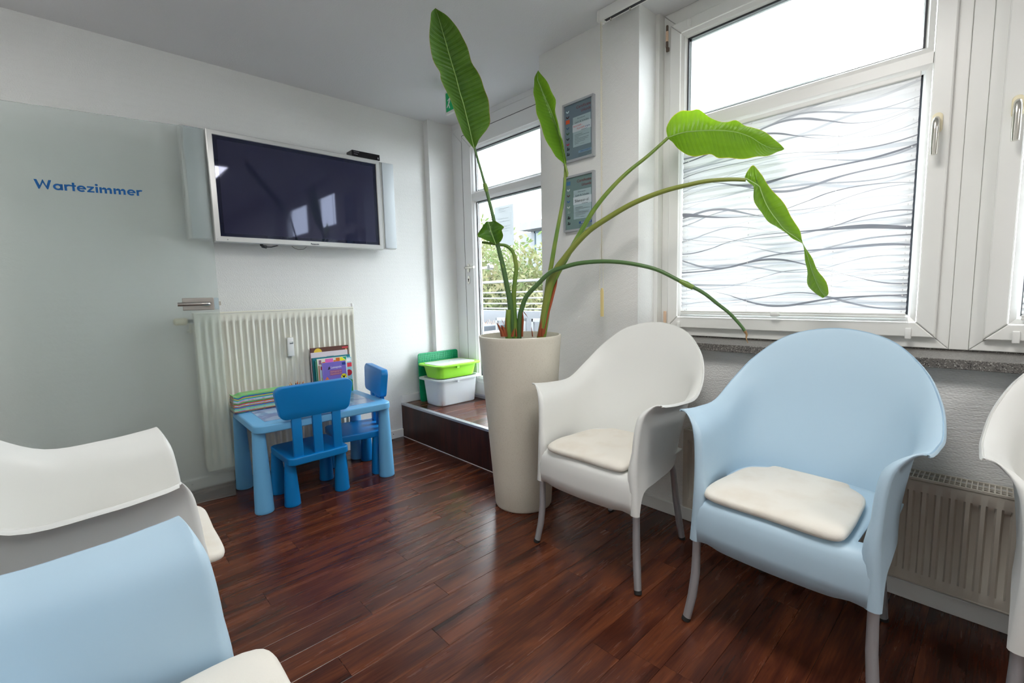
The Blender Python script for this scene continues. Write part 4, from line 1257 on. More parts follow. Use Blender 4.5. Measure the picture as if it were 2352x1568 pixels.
# ------------------------------------------------------------------ certificates
def certificate(label, z0, z1, tint, lines, icons, brand):
    C = thing('framed_certificate', label, 'certificate', (X0, 1.6145, z0), 0, 'framed certificates on the pillar')
    y0, y1, H = -.1035, .1035, z1 - z0      # +y is the left side as seen from the room
    m = MB(); w = .011
    for q in ((y0, y1, 0, w), (y0, y1, H - w, H), (y0, y0 + w, w, H - w), (y1 - w, y1, w, H - w)):
        m.box(-.020, -.0005, *q)
    m.build('frame', M_ALU, C)
    sm = mat('certificate_print', rgb(*tint), .55)
    speckle(sm, rgb(tint[0] + 10, tint[1] + 14, tint[2] + 2), 6, .35, .7)
    MB().box(-.012, -.010, y0 + w, y1 - w, w, H - w).build('sheet', sm, C)
    S_ = lambda nm, c, fn: (lambda mb: (fn(mb), mb.build(nm, mat('ink_' + nm, rgb(*c), .5), C, fix=False)))(MB())
    X = -.0126
    def R_(mb, ya, yb, za, zb, x=X): mb.box(x, x + .0004, -yb, -ya, za, zb)      # ya,yb measured to the right as one reads
    def Tx(mb, s, size, yl, zz, width=None, x=-.0136): put_text(mb, s, size, (x, -yl, zz), (0, -1, 0), (0, 0, 1), width=width)
    S_('heading', (118, 44, 50), lambda mb: (Tx(mb, 'Certificate', .021, -.012, H - .043, .094), Tx(mb, 'Urkunde', .021, .020, H - .066, .062)))
    S_('text_panel', (160, 182, 188), lambda mb: R_(mb, -.036, .082, H - .235, H - .082))
    S_('name_panel', (196, 208, 214), lambda mb: R_(mb, -.038, .084, H - .158, H - .118, X - .0003))
    S_('practice_name', (52, 60, 72), lambda mb: (Tx(mb, 'Zahnarztpraxis', .008, -.006, H - .096, .052), Tx(mb, 'Lach & Schulze', .0125, -.022, H - .115, .090)))
    if brand == 1:
        S_('product_name', (196, 40, 52), lambda mb: (Tx(mb, 'PLAYSAFE -', .0125, -.032, H - .134, .060), Tx(mb, 'PLAYSAFE', .0125, -.008, H - .149, .050)))
        S_('product_suffix', (30, 60, 130), lambda mb: Tx(mb, 'triple', .0125, .046, H - .149, .032))
    else:
        S_('product_name', (38, 44, 56), lambda mb: Tx(mb, 'Silensor-sl', .021, -.028, H - .146, .092))
    def body(mb):
        zz = H - .174
        for wd in (.052, .098, .030, .094, .090, .070, .028):
            R_(mb, -.026, -.026 + wd, zz - .0012, zz + .0006); zz -= .0075
        R_(mb, .02, .06, H - .157, H - .1555, X - .0006)
    S_('small_print', (58, 66, 80), body)
    S_('signature', (120, 140, 120), lambda mb: R_(mb, .012, .04, H - .226, H - .2245))
    S_('logo_bar', (40, 80, 140) if brand == 2 else (120, 150, 176), lambda mb: R_(mb, .000, .086, .036, .048))
    S_('logo_lettering', (220, 228, 236) if brand == 2 else (30, 60, 120), lambda mb: Tx(mb, 'ERKODENT', .0105, .014, .0385, .066, x=-.0138))
    def foot(mb):
        for k in range(3): R_(mb, .0, .082 - .012 * k, .029 - .006 * k, .0302 - .006 * k)
    S_('footer_print', (60, 80, 100), foot)
    for k, (c, kind) in enumerate(icons):
        zz = H - .038 - k * (H - .066) / (len(icons) - .4)
        mb = MB()
        if kind == 'arch':
            P = Pen(mb, 0, 0, 1, 0)
            for a in range(12):
                t0, t1 = PI + PI * a / 12, PI + PI * (a + 1) / 12
                q = [(-.072 + r * math.cos(t), zz + r * math.sin(t)) for t, r in ((t0, .011), (t1, .011), (t1, .0045), (t0, .0045))]
                mb.add([(X, -p[0], p[1]) for p in q], [(0, 1, 2, 3)])
        elif kind == 'pic':
            R_(mb, -.085, -.058, zz - .010, zz + .010)
        else:
            R_(mb, -.080, -.062, zz - .008, zz - .002); R_(mb, -.077, -.070, zz - .002, zz + .008); R_(mb, -.066, -.061, zz - .006, zz + .004)
        mb.build('product_picture', mat('ink_picture', rgb(*c), .45), C, fix=False)
certificate('upper of the two silver framed certificates on the pillar', 1.794, 2.101, (104, 122, 136), None,
    [((190, 214, 218), 'arch'), ((60, 34, 34), 'arch'), ((206, 84, 40), 'pic'), ((60, 90, 120), 'arch'), ((60, 90, 60), 'arch'), ((38, 44, 50), 'arch'), ((170, 40, 66), 'arch'), ((40, 50, 54), 'tool'), ((34, 40, 46), 'tool')], 1)
certificate('lower of the two silver framed certificates on the pillar, partly behind the plant', 1.424, 1.722, (110, 134, 136), None,
    [((70, 120, 160), 'pic'), ((190, 204, 204), 'arch'), ((90, 70, 66), 'arch'), ((60, 100, 150), 'arch'), ((196, 208, 206), 'arch'), ((150, 170, 170), 'tool'), ((30, 36, 42), 'tool'), ((34, 40, 46), 'tool')], 2)

# ------------------------------------------------------------------ curtain rail with its pull chain
cr = thing('curtain_rail', 'white vertical-blind rail screwed to the ceiling before the window', 'rail', (1.965, 1.425, ZC))
m = MB().rbox(-.020, .020, -3.0, -.0005, -.048, -.0005, r=.003)
m.build('channel', M_WHITE, cr, smooth=True, angle=40)
MB().rbox(-.0225, .0225, -.012, .003, -.051, -.0005, r=.003).build('end_cap', M_WHITE, cr, smooth=True, angle=40)
MB().box(-.007, .009, -2.98, -.03, -.0492, -.0478).build('slot', M_SEAL, cr)
for k in range(12):
    y = -.062 - .105 * k
    MB().rbox(-.003, .003, y - .004, y + .004, -.063, -.047, r=.0015).build('carrier', M_CHROME, cr)
ch_ = MB()
ch_.tube([(-.010, -.012, -.05), (-.010, -.012, -1.19)], .0016, 6)
z = -.056
while z > -1.34:
    off = -.012 - .006 - (.012 * max(0, (-z - 1.10)) )
    ch_.lathe([(.0004, -.0018), (.0018, -.0008), (.0018, .0008), (.0004, .0018)], -.008, off, 6, M=Matrix.Translation((0, 0, z)))
    z -= .0085
z = -1.10
while z > -1.33:
    ch_.lathe([(.0004, -.0018), (.0018, -.0008), (.0018, .0008), (.0004, .0018)], -.012, -.006 + .03 * (-z - 1.10), 6, M=Matrix.Translation((0, 0, z)))
    z -= .0085
tag(ch_.build('pull_chain', M_CREAM, cr, smooth=True), kind='stuff')
wt = MB()
wt.prism([(-.0075, -1.462), (.0075, -1.462), (.0075, -1.332), (.003, -1.318), (-.003, -1.318), (-.0075, -1.332)], -.014, -.006, 'x')
wt.v = [(p[0], p[1] - .014, p[2]) for p in wt.v]
wt.build('chain_weight', mat('yellowed_plastic', rgb(232, 212, 150), .45), cr)

# ------------------------------------------------------------------ ceiling lamps (out of view; the back and corridor ones are added fill)
def ceiling_lamp(label, x0, x1, y0, y1, k=1.0):
    L = thing('ceiling_lamp', label, 'lamp', ((x0 + x1) / 2, (y0 + y1) / 2, ZC), 0, 'flat panel lamps on the ceiling')
    w, d = (x1 - x0) / 2, (y1 - y0) / 2
    m = MB()
    for q in ((-w - .03, -w, -d - .03, d + .03), (w, w + .03, -d - .03, d + .03), (-w, w, -d - .03, -d), (-w, w, d, d + .03)):
        m.box(*q, -.06, -.0005)
    m.build('housing', M_SILVER, L)
    e = mat('lamp_diffuser', (.8, .8, .8), .5, emit=LAMP_COLOR, emit_s=LAMP_STRENGTH * k)
    MB().box(-w, w, -d, d, -.05, -.045).build('diffuser', e, L)
ceiling_lamp('square flat lamp on the ceiling over the front of the room', .62, 1.20, .22, .80)
ceiling_lamp('square flat lamp on the ceiling at the back of the room', .42, 1.00, -1.9, -1.3)  # unseen lamp, added to brighten the room from the viewer's side
ceiling_lamp('square flat lamp on the ceiling over the entrance corridor', -1.5, -.9, 2.25, 2.85, .45)  # unseen lamp, added as weaker fill for the left wall and glass door

# ------------------------------------------------------------------ exit sign
ex = thing('exit_sign', 'green and white emergency exit sign under the ceiling, mostly behind the big leaf', 'sign', (1.90, 2.61, 2.27))
MB().rbox(-.010, .010, -.31, 0, 0, .145, r=.003).build('housing', M_WHITE, ex, smooth=True, angle=40)
MB().box(-.0115, -.0098, -.298, -.012, .014, .131).build('green_face', mat('sign_green', rgb(0, 146, 84), .3, emit=rgb(0, 146, 84), emit_s=.12), ex)
t = MB()
def ep(P): t.add([(-.0122, -y, z) for y, z in P], [tuple(range(len(P)))])
ep([(.052, .096), (.064, .096), (.064, .108), (.052, .108)])
ep([(.036, .062), (.052, .058), (.066, .092), (.052, .094)]); ep([(.030, .084), (.050, .092), (.050, .086), (.034, .076)])
ep([(.066, .092), (.086, .080), (.082, .074), (.062, .084)]); ep([(.036, .062), (.046, .058), (.058, .030), (.048, .028)]); ep([(.036, .062), (.044, .054), (.026, .036), (.020, .042)])
ep([(.110, .070), (.170, .070), (.170, .078), (.110, .078)]); ep([(.165, .055), (.195, .074), (.165, .093)])
ep([(.215, .022), (.265, .022), (.265, .122), (.215, .122)])
t.build('pictogram', M_WHITE, ex, fix=False)
MB().box(-.006, .006, -.20, -.11, .145, ZC - 2.2705).build('hanger', M_WHITE, ex)

# ------------------------------------------------------------------ building plate and toy boxes on the step
BP = thing('building_plate', 'green studded toy building plate leaning in the corner behind the boxes', 'toy', (1.905, 3.098, ZS))
BP.rotation_euler = (-.03, 0, 0)
m_g = mat('green_toy_plastic', rgb(0, 150, 98), .35)
P = []
for (x, z, a0) in ((.36, .36, 0), (.02, .36, 90), (.02, .02, 180), (.36, .02, 270)):
    for k in range(5):
        a = math.radians(a0 + 90 * k / 4); P.append((x + .02 * math.cos(a), z + .02 * math.sin(a)))
MB().prism(P, 0, .006, 'y').build('plate', m_g, BP)
m = MB()
for i in range(24):
    for j in range(24):
        x, z = .0125 + i * .0154, .0125 + j * .0154
        m.lathe([(.0047, 0), (.0047, .0045)], n=8, M=Matrix.Translation((x, 0.0005, z)) @ Matrix.Rotation(PI / 2, 4, 'X'))
tag(m.build('studs', m_g, BP), kind='stuff')

def tub(name, label, loc, h, w0, d0, w1, d1, mt, group, lid=None):
    """open tapered storage box: base w0 x d0, rim w1 x d1."""
    B = thing(name, label, 'box', loc, 0, group)
    m = MB(); n = 8
    def ring(w, d, z, r):
        out = []
        for (sx, sy, a0) in ((1, 1, 0), (-1, 1, PI / 2), (-1, -1, PI), (1, -1, 1.5 * PI)):
            for k in range(n):
                a = a0 + PI / 2 * k / (n - 1)
                out.append((sx * (w - r) + r * math.cos(a), sy * (d - r) + r * math.sin(a), z))
        return out
    wa, da, wb, db = w0 / 2, d0 / 2, w1 / 2, d1 / 2
    R_ = [ring(wa - .006, da - .006, 0, .05), ring(wa, da, .006, .052), ring(wa + (wb - wa) * .93, da + (db - da) * .93, h - .014, .052),
          ring(wb + .022, db + .022, h - .013, .045), ring(wb + .024, db + .024, h - .002, .045), ring(wb + .022, db + .022, h, .045), ring(wb - .002, db - .002, h, .05), ring(wa - .006, da - .006, .004, .05)]
    vs = [p for r in R_ for p in r]; k = 4 * n
    fs = [(i * k + j, i * k + (j + 1) % k, (i + 1) * k + (j + 1) % k, (i + 1) * k + j) for i in range(len(R_) - 1) for j in range(k)] + [tuple(range(k - 1, -1, -1)), tuple((len(R_) - 1) * k + j for j in range(k))]
    m.add(vs, fs)
    m.build('tub', mt, B, smooth=True, angle=35)
    MB().box(-.03, -.008, -db - .014, -db - .004, h - .030, h - .012).build('rim_clip', mt, B)
    return B
M_TUB = mat('milky_clear_plastic', (.88, .90, .93), .35, trans=.3, ior=1.15)
_n = M_TUB.node_tree; _t = N(_n, 'ShaderNodeBsdfTransparent'); _t.inputs[0].default_value = (.93, .94, .96, 1)
_m = N(_n, 'ShaderNodeMixShader'); _m.inputs[0].default_value = .34
_n.links.new(_n.nodes['Principled BSDF'].outputs[0], _m.inputs[1]); _n.links.new(_t.outputs[0], _m.inputs[2]); _n.links.new(_m.outputs[0], _n.nodes['Material Output'].inputs[0])
M_LIME = mat('lime_green_plastic', rgb(150, 220, 60), .35)
M_LID = mat('frosted_white_lid', (.78, .80, .80), .22)
TX, TY = 2.080, 2.935
b1 = tub('storage_box', 'milky white storage box filled with toys on the step', (TX, TY, ZS), .205, .345, .215, .375, .245, M_TUB, 'toy boxes stacked on the step')
b2 = tub('storage_box', 'lime green storage box with a white lid on top of the milky box', (TX, TY, ZS + .2055), .105, .335, .21, .372, .243, M_LIME, 'toy boxes stacked on the step')
m = MB().rbox(-.178, .178, -.113, .113, .1035, .108, r=.002, rz=.045, seg=6)
m.build('lid', M_LID, b2, smooth=True, angle=50)
MB().rbox(-.02, .012, -.03, -.012, .108, .1105, r=.001, rz=.006).build('lid_tab', M_WHITE, b2)
cl = [(220, 190, 90), (90, 90, 180), (200, 110, 70), (236, 236, 236), (232, 220, 150), (120, 110, 150), (230, 190, 130)]
rt = random.Random(5)
for i in range(16):
    x, y = rt.uniform(-.14, .14), rt.choice((-.088, -.085, -.02, .04))
    zb = .008 + (.030 if i % 3 == 2 else 0)
    s = rt.uniform(.012, .019)
    c = cl[i % len(cl)]
    o = MB().rbox(-s, s, -s * .8, s * .8, 0, s * 1.5, r=.003) if i % 2 else MB().lathe([(s * .8, 0), (s, s * .3), (s, s * 1.2), (s * .8, s * 1.5)], n=14)
    o = o.build('toy_block', mat('toy_colour', rgb(*c), .4), None, smooth=True, angle=40)
    o.location = (TX + x, TY + y, ZS + zb)
    cn = ('amber', 'violet', 'rust-red', 'white', 'cream', 'mauve', 'sand')[i % 7]
    px = 'left' if x < -.05 else ('middle' if x < .05 else 'right')
    pd = 'front' if y < -.05 else 'middle' if y < 0 else 'rear'
    tag(o, '%s toy block %s the %s of the milky box, %s row%s' % (cn, 'on the pile at' if zb > .02 else 'on the floor at', px, pd, '' if i < 7 else (', squarish' if i % 2 else ', round')), 'toy', 'toys inside the milky box')

# ------------------------------------------------------------------ planter and plant
PXc, PYc = 1.632, 1.684
PL_ = thing('planter', 'tall tapering beige planter standing between the step and the white armchair', 'planter', (PXc, PYc, 0))
MB().lathe([(.135, .0), (.143, .003), (.147, .012), (.156, .14), (.207, .868), (.2085, .878), (.207, .884), (.200, .885), (.197, .878), (.192, .80), (.001, .80)], n=72).build('pot', M_PLANTER, PL_, smooth=True, angle=50)
so = MB(); 
vs, fs = [(0, 0, .812)], []
for q in range(1, 7):
    for k in range(30):
        r = .190 * q / 6; a = 2 * PI * k / 30
        vs.append((r * math.cos(a), r * math.sin(a), .808 + .006 * math.sin(a * 3 + q) * (q < 6)))
for k in range(30): fs.append((0, 1 + k, 1 + (k + 1) % 30))
for q in range(5):
    for k in range(30):
        a, b = 1 + q * 30 + k, 1 + q * 30 + (k + 1) % 30
        fs.append((a, a + 30, b + 30, b))
so.add(vs, fs); so.build('soil', M_SOIL, PL_, smooth=True)

LEAVES = {
 'leaf1': [[(1.4316,1.7555,1.7692),(1.4276,1.7548,1.7705),(1.432,1.7505,1.7769)],[(1.4123,1.7494,1.8122),(1.3696,1.7523,1.8216),(1.4206,1.7029,1.8024)],[(1.3882,1.7378,1.8602),(1.3365,1.7461,1.8639),(1.4352,1.6505,1.8515)],[(1.3653,1.7276,1.9032),(1.3097,1.7397,1.9145),(1.4229,1.63,1.8974)],[(1.3427,1.7172,1.9449),(1.283,1.7333,1.9513),(1.4044,1.6157,1.9381)],[(1.3199,1.7097,1.9821),(1.259,1.7269,1.9795),(1.3821,1.6077,1.9704)],[(1.2977,1.6989,2.0212),(1.2291,1.7236,2.0163),(1.3554,1.6013,2.009)],[(1.2805,1.6914,2.0498),(1.2176,1.7105,2.0381),(1.3307,1.6009,2.0392)],[(1.2608,1.6835,2.0807),(1.1898,1.7106,2.0688),(1.305,1.599,2.0639)],[(1.2414,1.6755,2.1107),(1.1704,1.7024,2.0983),(1.283,1.5934,2.0972)],[(1.221,1.6656,2.1426),(1.1561,1.6867,2.1331),(1.2604,1.5856,2.1248)],[(1.2019,1.6572,2.1707),(1.1461,1.6695,2.1677),(1.2325,1.5858,2.1602)],[(1.1854,1.649,2.1953),(1.1387,1.6525,2.1949),(1.2002,1.5928,2.1866)],[(1.1701,1.6423,2.2166),(1.1383,1.642,2.2158),(1.1753,1.6061,2.2105)],[(1.1551,1.636,2.2365),(1.1542,1.636,2.2358),(1.1553,1.6349,2.2358)]],
 'leaf2': [[(1.8041,1.5171,1.7143),(1.7939,1.5173,1.7145),(1.7995,1.5081,1.7182)],[(1.7983,1.5228,1.7635),(1.7503,1.5299,1.7472),(1.7728,1.4924,1.7613)],[(1.7877,1.533,1.8295),(1.7155,1.5466,1.7955),(1.7485,1.492,1.8117)],[(1.7778,1.5426,1.8857),(1.6887,1.5617,1.8671),(1.7312,1.4937,1.8539)],[(1.7664,1.5536,1.9325),(1.6745,1.5731,1.9215),(1.7204,1.5007,1.9074)],[(1.7497,1.5698,1.9886),(1.667,1.5803,1.9715),(1.7196,1.5015,1.9612)],[(1.7343,1.5847,2.0351),(1.663,1.5843,2.0211),(1.7173,1.5037,2.0013)],[(1.7211,1.5976,2.0814),(1.6644,1.5873,2.0627),(1.705,1.5218,2.0438)],[(1.7119,1.6065,2.1137),(1.6777,1.5965,2.1008),(1.7052,1.5526,2.0939)],[(1.7151,1.6034,2.1526),(1.7088,1.6029,2.1434),(1.7129,1.5963,2.1441)]],
 'leaf3': [[(2.0272,1.099,1.7801),(2.0273,1.1005,1.7848),(2.0228,1.0938,1.7743)],[(2.0324,1.0769,1.7841),(2.019,1.1019,1.8227),(1.9822,1.0532,1.7433)],[(2.0383,1.0501,1.7881),(2.0225,1.0794,1.8623),(1.9783,1.0247,1.7052)],[(2.0445,1.0208,1.7891),(2.0353,1.0435,1.8818),(1.9865,0.9934,1.6786)],[(2.0515,0.9859,1.7851),(2.0447,1.0064,1.8745),(1.9952,0.9569,1.6627)],[(2.058,0.9515,1.7799),(2.0535,0.9698,1.8736),(2.0053,0.9191,1.6584)],[(2.065,0.9121,1.7723),(2.0612,0.9297,1.8324),(2.0052,0.8864,1.6568)],[(2.0705,0.8787,1.7643),(2.0713,0.8918,1.806),(2.0062,0.8574,1.6348)],[(2.0754,0.8458,1.7546),(2.0807,0.8547,1.7957),(2.0168,0.8192,1.6266)],[(2.08,0.8134,1.7416),(2.0852,0.8223,1.7924),(2.0246,0.7835,1.6197)],[(2.0838,0.7839,1.7255),(2.0913,0.7906,1.7663),(2.0336,0.749,1.6148)],[(2.0871,0.7575,1.7074),(2.0966,0.7622,1.7528),(2.0398,0.7197,1.6137)],[(2.0898,0.7338,1.6857),(2.1115,0.7266,1.7303),(2.0474,0.6913,1.6141)],[(2.0925,0.7078,1.6648),(2.1183,0.6967,1.7051),(2.0488,0.6666,1.6152)],[(2.0951,0.6772,1.6473),(2.1132,0.6686,1.6756),(2.0639,0.6541,1.6204)],[(2.0974,0.639,1.6378),(2.0973,0.6395,1.639),(2.0949,0.6387,1.6362)]],
 'leaf4': [[(1.977,0.7382,1.5273),(1.98,0.7423,1.5321),(1.9746,0.7335,1.5206)],[(1.9798,0.714,1.5087),(1.9922,0.7357,1.5581),(1.952,0.7071,1.4947)],[(1.9825,0.6883,1.4876),(1.9957,0.7174,1.5766),(1.9347,0.6929,1.4757)],[(1.9833,0.683,1.4732),(2.0103,0.6985,1.5463),(1.9325,0.6904,1.4503)],[(1.9848,0.6723,1.443),(2.0206,0.6794,1.5092),(1.9314,0.6823,1.4207)],[(1.9866,0.6583,1.4089),(2.033,0.655,1.4748),(1.9331,0.6684,1.3871)],[(1.9885,0.6411,1.3781),(2.0431,0.63,1.4359),(1.936,0.6502,1.3631)],[(1.9901,0.6242,1.353),(2.0503,0.6076,1.3974),(1.9426,0.6285,1.3378)],[(1.9919,0.6041,1.3223),(2.0509,0.5886,1.3645),(1.949,0.6038,1.3155)],[(1.9932,0.5844,1.3008),(2.0424,0.567,1.3237),(1.9641,0.5822,1.2986)],[(1.9944,0.5586,1.2807),(2.024,0.5498,1.2922),(1.9737,0.5589,1.2743)],[(1.9953,0.5378,1.2596),(2.0021,0.5366,1.2634),(1.9885,0.539,1.2583)],[(1.9956,0.532,1.2504),(1.9981,0.5317,1.2523),(1.9927,0.5327,1.2504)],[(1.9965,0.5213,1.2219),(2.0091,0.5184,1.2222),(1.9837,0.5244,1.2216)],[(1.9976,0.511,1.1866),(2.0236,0.5039,1.1886),(1.9741,0.5156,1.1863)],[(1.9986,0.5008,1.1514),(2.0413,0.4892,1.1532),(1.96,0.5086,1.1513)],[(1.9995,0.4893,1.1198),(2.0549,0.4753,1.1211),(1.946,0.5012,1.1168)],[(2.0002,0.4762,1.0883),(2.0587,0.4613,1.0873),(1.9438,0.4892,1.0892)],[(2.0006,0.4636,1.0673),(2.0446,0.453,1.0698),(1.957,0.4738,1.0649)],[(2.0007,0.4558,1.0569),(2.0193,0.4528,1.0599),(1.9798,0.4611,1.0513)]],
 'leaf5': [[(1.5097,1.7119,1.3318),(1.5033,1.7105,1.3328),(1.5107,1.7071,1.3328)],[(1.5039,1.7176,1.3549),(1.4615,1.7034,1.3416),(1.5141,1.68,1.3447)],[(1.4985,1.7228,1.3788),(1.4265,1.709,1.3564),(1.5174,1.6627,1.3691)],[(1.4931,1.7281,1.4027),(1.4082,1.7268,1.3686),(1.5124,1.6676,1.395)],[(1.489,1.732,1.4241),(1.4243,1.7111,1.4096),(1.5182,1.662,1.4111)],[(1.4859,1.735,1.4408),(1.46,1.7193,1.4404),(1.4988,1.7021,1.4425)]],
}
STEMS = {
 'stem1': [(1.6004,1.7076,0.8379,0.016),(1.5846,1.6998,1.0372,0.0146),(1.5702,1.7035,1.124,0.0132),(1.5504,1.7098,1.2309,0.0119),(1.5279,1.7188,1.336,0.0105),(1.5078,1.7228,1.4594,0.0091),(1.4805,1.7338,1.5806,0.0078),(1.4663,1.7399,1.6402,0.0064),(1.4318,1.7554,1.7769,0.005)],
 'stem2': [(1.7084,1.6029,0.8346,0.015),(1.7197,1.592,0.989,0.0139),(1.733,1.5791,1.1367,0.0127),(1.7446,1.5678,1.2162,0.0116),(1.7602,1.5528,1.3332,0.0105),(1.7754,1.538,1.4392,0.0094),(1.7905,1.5234,1.5447,0.0082),(1.7983,1.5158,1.6398,0.0071),(1.8005,1.5137,1.7138,0.006)],
 'stem3': [(1.6979,1.5991,0.8358,0.018),(1.7111,1.582,0.9458,0.017),(1.7264,1.5603,1.1061,0.016),(1.7439,1.5347,1.1747,0.015),(1.7663,1.5016,1.2415,0.014),(1.7886,1.4683,1.3082,0.013),(1.8159,1.4275,1.391,0.012),(1.8477,1.3795,1.482,0.011),(1.8888,1.3166,1.5696,0.01),(1.9333,1.2476,1.6445,0.009),(1.9813,1.1723,1.7088,0.008),(2.0274,1.0988,1.7792,0.007)],
 'stem4': [(1.69,1.6068,0.8361,0.018),(1.7042,1.5905,0.946,0.0172),(1.7178,1.561,1.117,0.0164),(1.7334,1.5244,1.2031,0.0156),(1.7506,1.4825,1.2598,0.0149),(1.7717,1.4296,1.3226,0.0141),(1.7967,1.3647,1.3826,0.0133),(1.826,1.2845,1.43,0.0125),(1.8561,1.1973,1.4743,0.0117),(1.8833,1.1129,1.5041,0.0109),(1.9078,1.0312,1.5231,0.0101),(1.9296,0.952,1.5325,0.0094),(1.9486,0.8759,1.5375,0.0086),(1.9668,0.7948,1.5311,0.0078),(1.9784,0.7369,1.5202,0.007)],
 'stem6': [(1.6081,1.6932,0.8381,0.015),(1.608,1.6933,0.9267,0.0142),(1.6061,1.6951,1.0024,0.0134),(1.6058,1.6954,1.0779,0.0125),(1.6108,1.6906,1.1521,0.0117),(1.6171,1.6845,1.2115,0.0109),(1.6142,1.6872,1.2556,0.0101),(1.6061,1.6951,1.3001,0.0093),(1.5851,1.7154,1.3281,0.0085),(1.5604,1.7393,1.336,0.0076),(1.5356,1.7635,1.3417,0.0068),(1.4964,1.8014,1.3503,0.006)],
 'stem5': [(1.5472,1.7034,1.221,0.006),(1.536,1.7143,1.2794,0.005),(1.523,1.7269,1.3344,0.004)],
 'stem7': [(1.6173,1.6773,0.8383,0.013),(1.6213,1.6709,0.9705,0.0126),(1.6279,1.6572,1.0271,0.0122),(1.6381,1.6351,1.0798,0.0118),(1.6622,1.5806,1.1372,0.0114),(1.687,1.5229,1.1898,0.0109),(1.7104,1.4665,1.2101,0.0105),(1.7397,1.3936,1.227,0.0101),(1.7742,1.3039,1.2313,0.0097),(1.8062,1.2167,1.2247,0.0093),(1.8356,1.132,1.2077,0.0089),(1.8626,1.0495,1.181,0.0085),(1.8898,0.9615,1.1309,0.0081),(1.9142,0.8761,1.0828,0.0076),(1.9305,0.8155,1.0315,0.0072),(1.9417,0.7712,0.9931,0.0068),(1.952,0.7294,0.9432,0.0064),(1.9559,0.7134,0.9189,0.006)],
 'tip7': [(1.9509,0.7134,0.9228,0.006),(1.9562,0.7082,0.9086,0.0043),(1.9553,0.7092,0.8945,0.0027),(1.9607,0.7039,0.8732,0.001)],
 'stub': [(1.5621,1.689,0.8427,0.018),(1.5572,1.6937,0.9193,0.016),(1.5598,1.6913,0.9734,0.014),(1.562,1.6891,1.0144,0.012)],
}
SHEATHS = [[[(1.7513,1.5335,1.159),(1.7439,1.524,1.1587)],[(1.7394,1.5451,1.1293),(1.7407,1.5271,1.1288)],[(1.7296,1.5545,1.0893),(1.7331,1.5345,1.0889)],[(1.7187,1.5651,1.0434),(1.7243,1.543,1.0432)],[(1.7108,1.5727,0.9971),(1.7145,1.5525,0.9972)],[(1.705,1.5784,0.9448),(1.7045,1.5621,0.9453)],[(1.6917,1.5912,0.8865),(1.6955,1.5709,0.8872)]],[[(1.4976,1.7097,0.9535),(1.4909,1.6995,0.9542)],[(1.5026,1.7049,0.9333),(1.5028,1.688,0.9339)],[(1.5083,1.6993,0.9101),(1.5126,1.6784,0.9107)],[(1.512,1.6958,0.884),(1.5183,1.6729,0.8847)]],[[(1.5207,1.7013,0.9394),(1.5148,1.6903,0.9402)],[(1.5214,1.7006,0.9235),(1.5258,1.6796,0.924)],[(1.5248,1.6973,0.8829),(1.5312,1.6744,0.8836)]],[[(1.5424,1.6942,0.9743),(1.5355,1.6841,0.975)],[(1.5427,1.6939,0.9367),(1.5379,1.6818,0.9375)],[(1.5446,1.692,0.8815),(1.5415,1.6783,0.8825)]],[[(1.5513,1.6438,0.9208),(1.5447,1.6335,0.9217)],[(1.5446,1.6502,0.9038),(1.5446,1.6336,0.9046)],[(1.5402,1.6545,0.8839),(1.5422,1.6359,0.8847)]],[[(1.5571,1.6382,0.9249),(1.5504,1.6279,0.9258)],[(1.556,1.6393,0.9064),(1.5538,1.6246,0.9072)],[(1.5562,1.639,0.8834),(1.5549,1.6236,0.8843)]],[[(1.6111,1.6415,1.0022),(1.6048,1.631,1.0026)],[(1.6082,1.6443,0.9632),(1.6073,1.6285,0.9637)],[(1.6061,1.6464,0.9197),(1.6052,1.6306,0.9204)],[(1.6044,1.648,0.8789),(1.6035,1.6322,0.8798)]],[[(1.6284,1.6248,0.9756),(1.6207,1.6155,0.9762)],[(1.6207,1.6322,0.9903),(1.6155,1.6205,0.9908)],[(1.6142,1.6385,1.0029),(1.6079,1.6279,1.0034)]],[[(1.6268,1.5985,0.9265),(1.6192,1.5891,0.9274)],[(1.628,1.5972,0.9057),(1.6228,1.5857,0.9066)],[(1.6291,1.5962,0.8796),(1.6251,1.5834,0.8807)]],[[(1.6616,1.5647,0.9666),(1.6545,1.5549,0.9672)],[(1.6573,1.5689,0.9336),(1.656,1.5535,0.9343)],[(1.6479,1.578,0.8791),(1.6537,1.5557,0.8798)]],[[(1.6546,1.5576,0.9199),(1.656,1.5395,0.9205)],[(1.6531,1.5591,0.8797),(1.6546,1.5409,0.8805)]],[[(1.522,1.7,0.971),(1.5146,1.6904,0.9717)],[(1.5264,1.6958,0.955),(1.52,1.6853,0.9558)],[(1.5316,1.6907,0.9405),(1.5245,1.6808,0.9413)]],[[(1.6027,1.6496,1.0365),(1.5952,1.6402,1.0368)],[(1.602,1.6504,1.0284),(1.5953,1.6402,1.0288)],[(1.6021,1.6503,1.0227),(1.5945,1.6409,1.023)]]]
CURL = [[(1.7868,1.513,1.7102),(1.7958,1.5042,1.7098)],[(1.7897,1.5102,1.6904),(1.7997,1.5005,1.69)],[(1.7935,1.5065,1.6699),(1.8036,1.4968,1.6695)],[(1.7944,1.5057,1.6515),(1.8014,1.4989,1.6512)]]

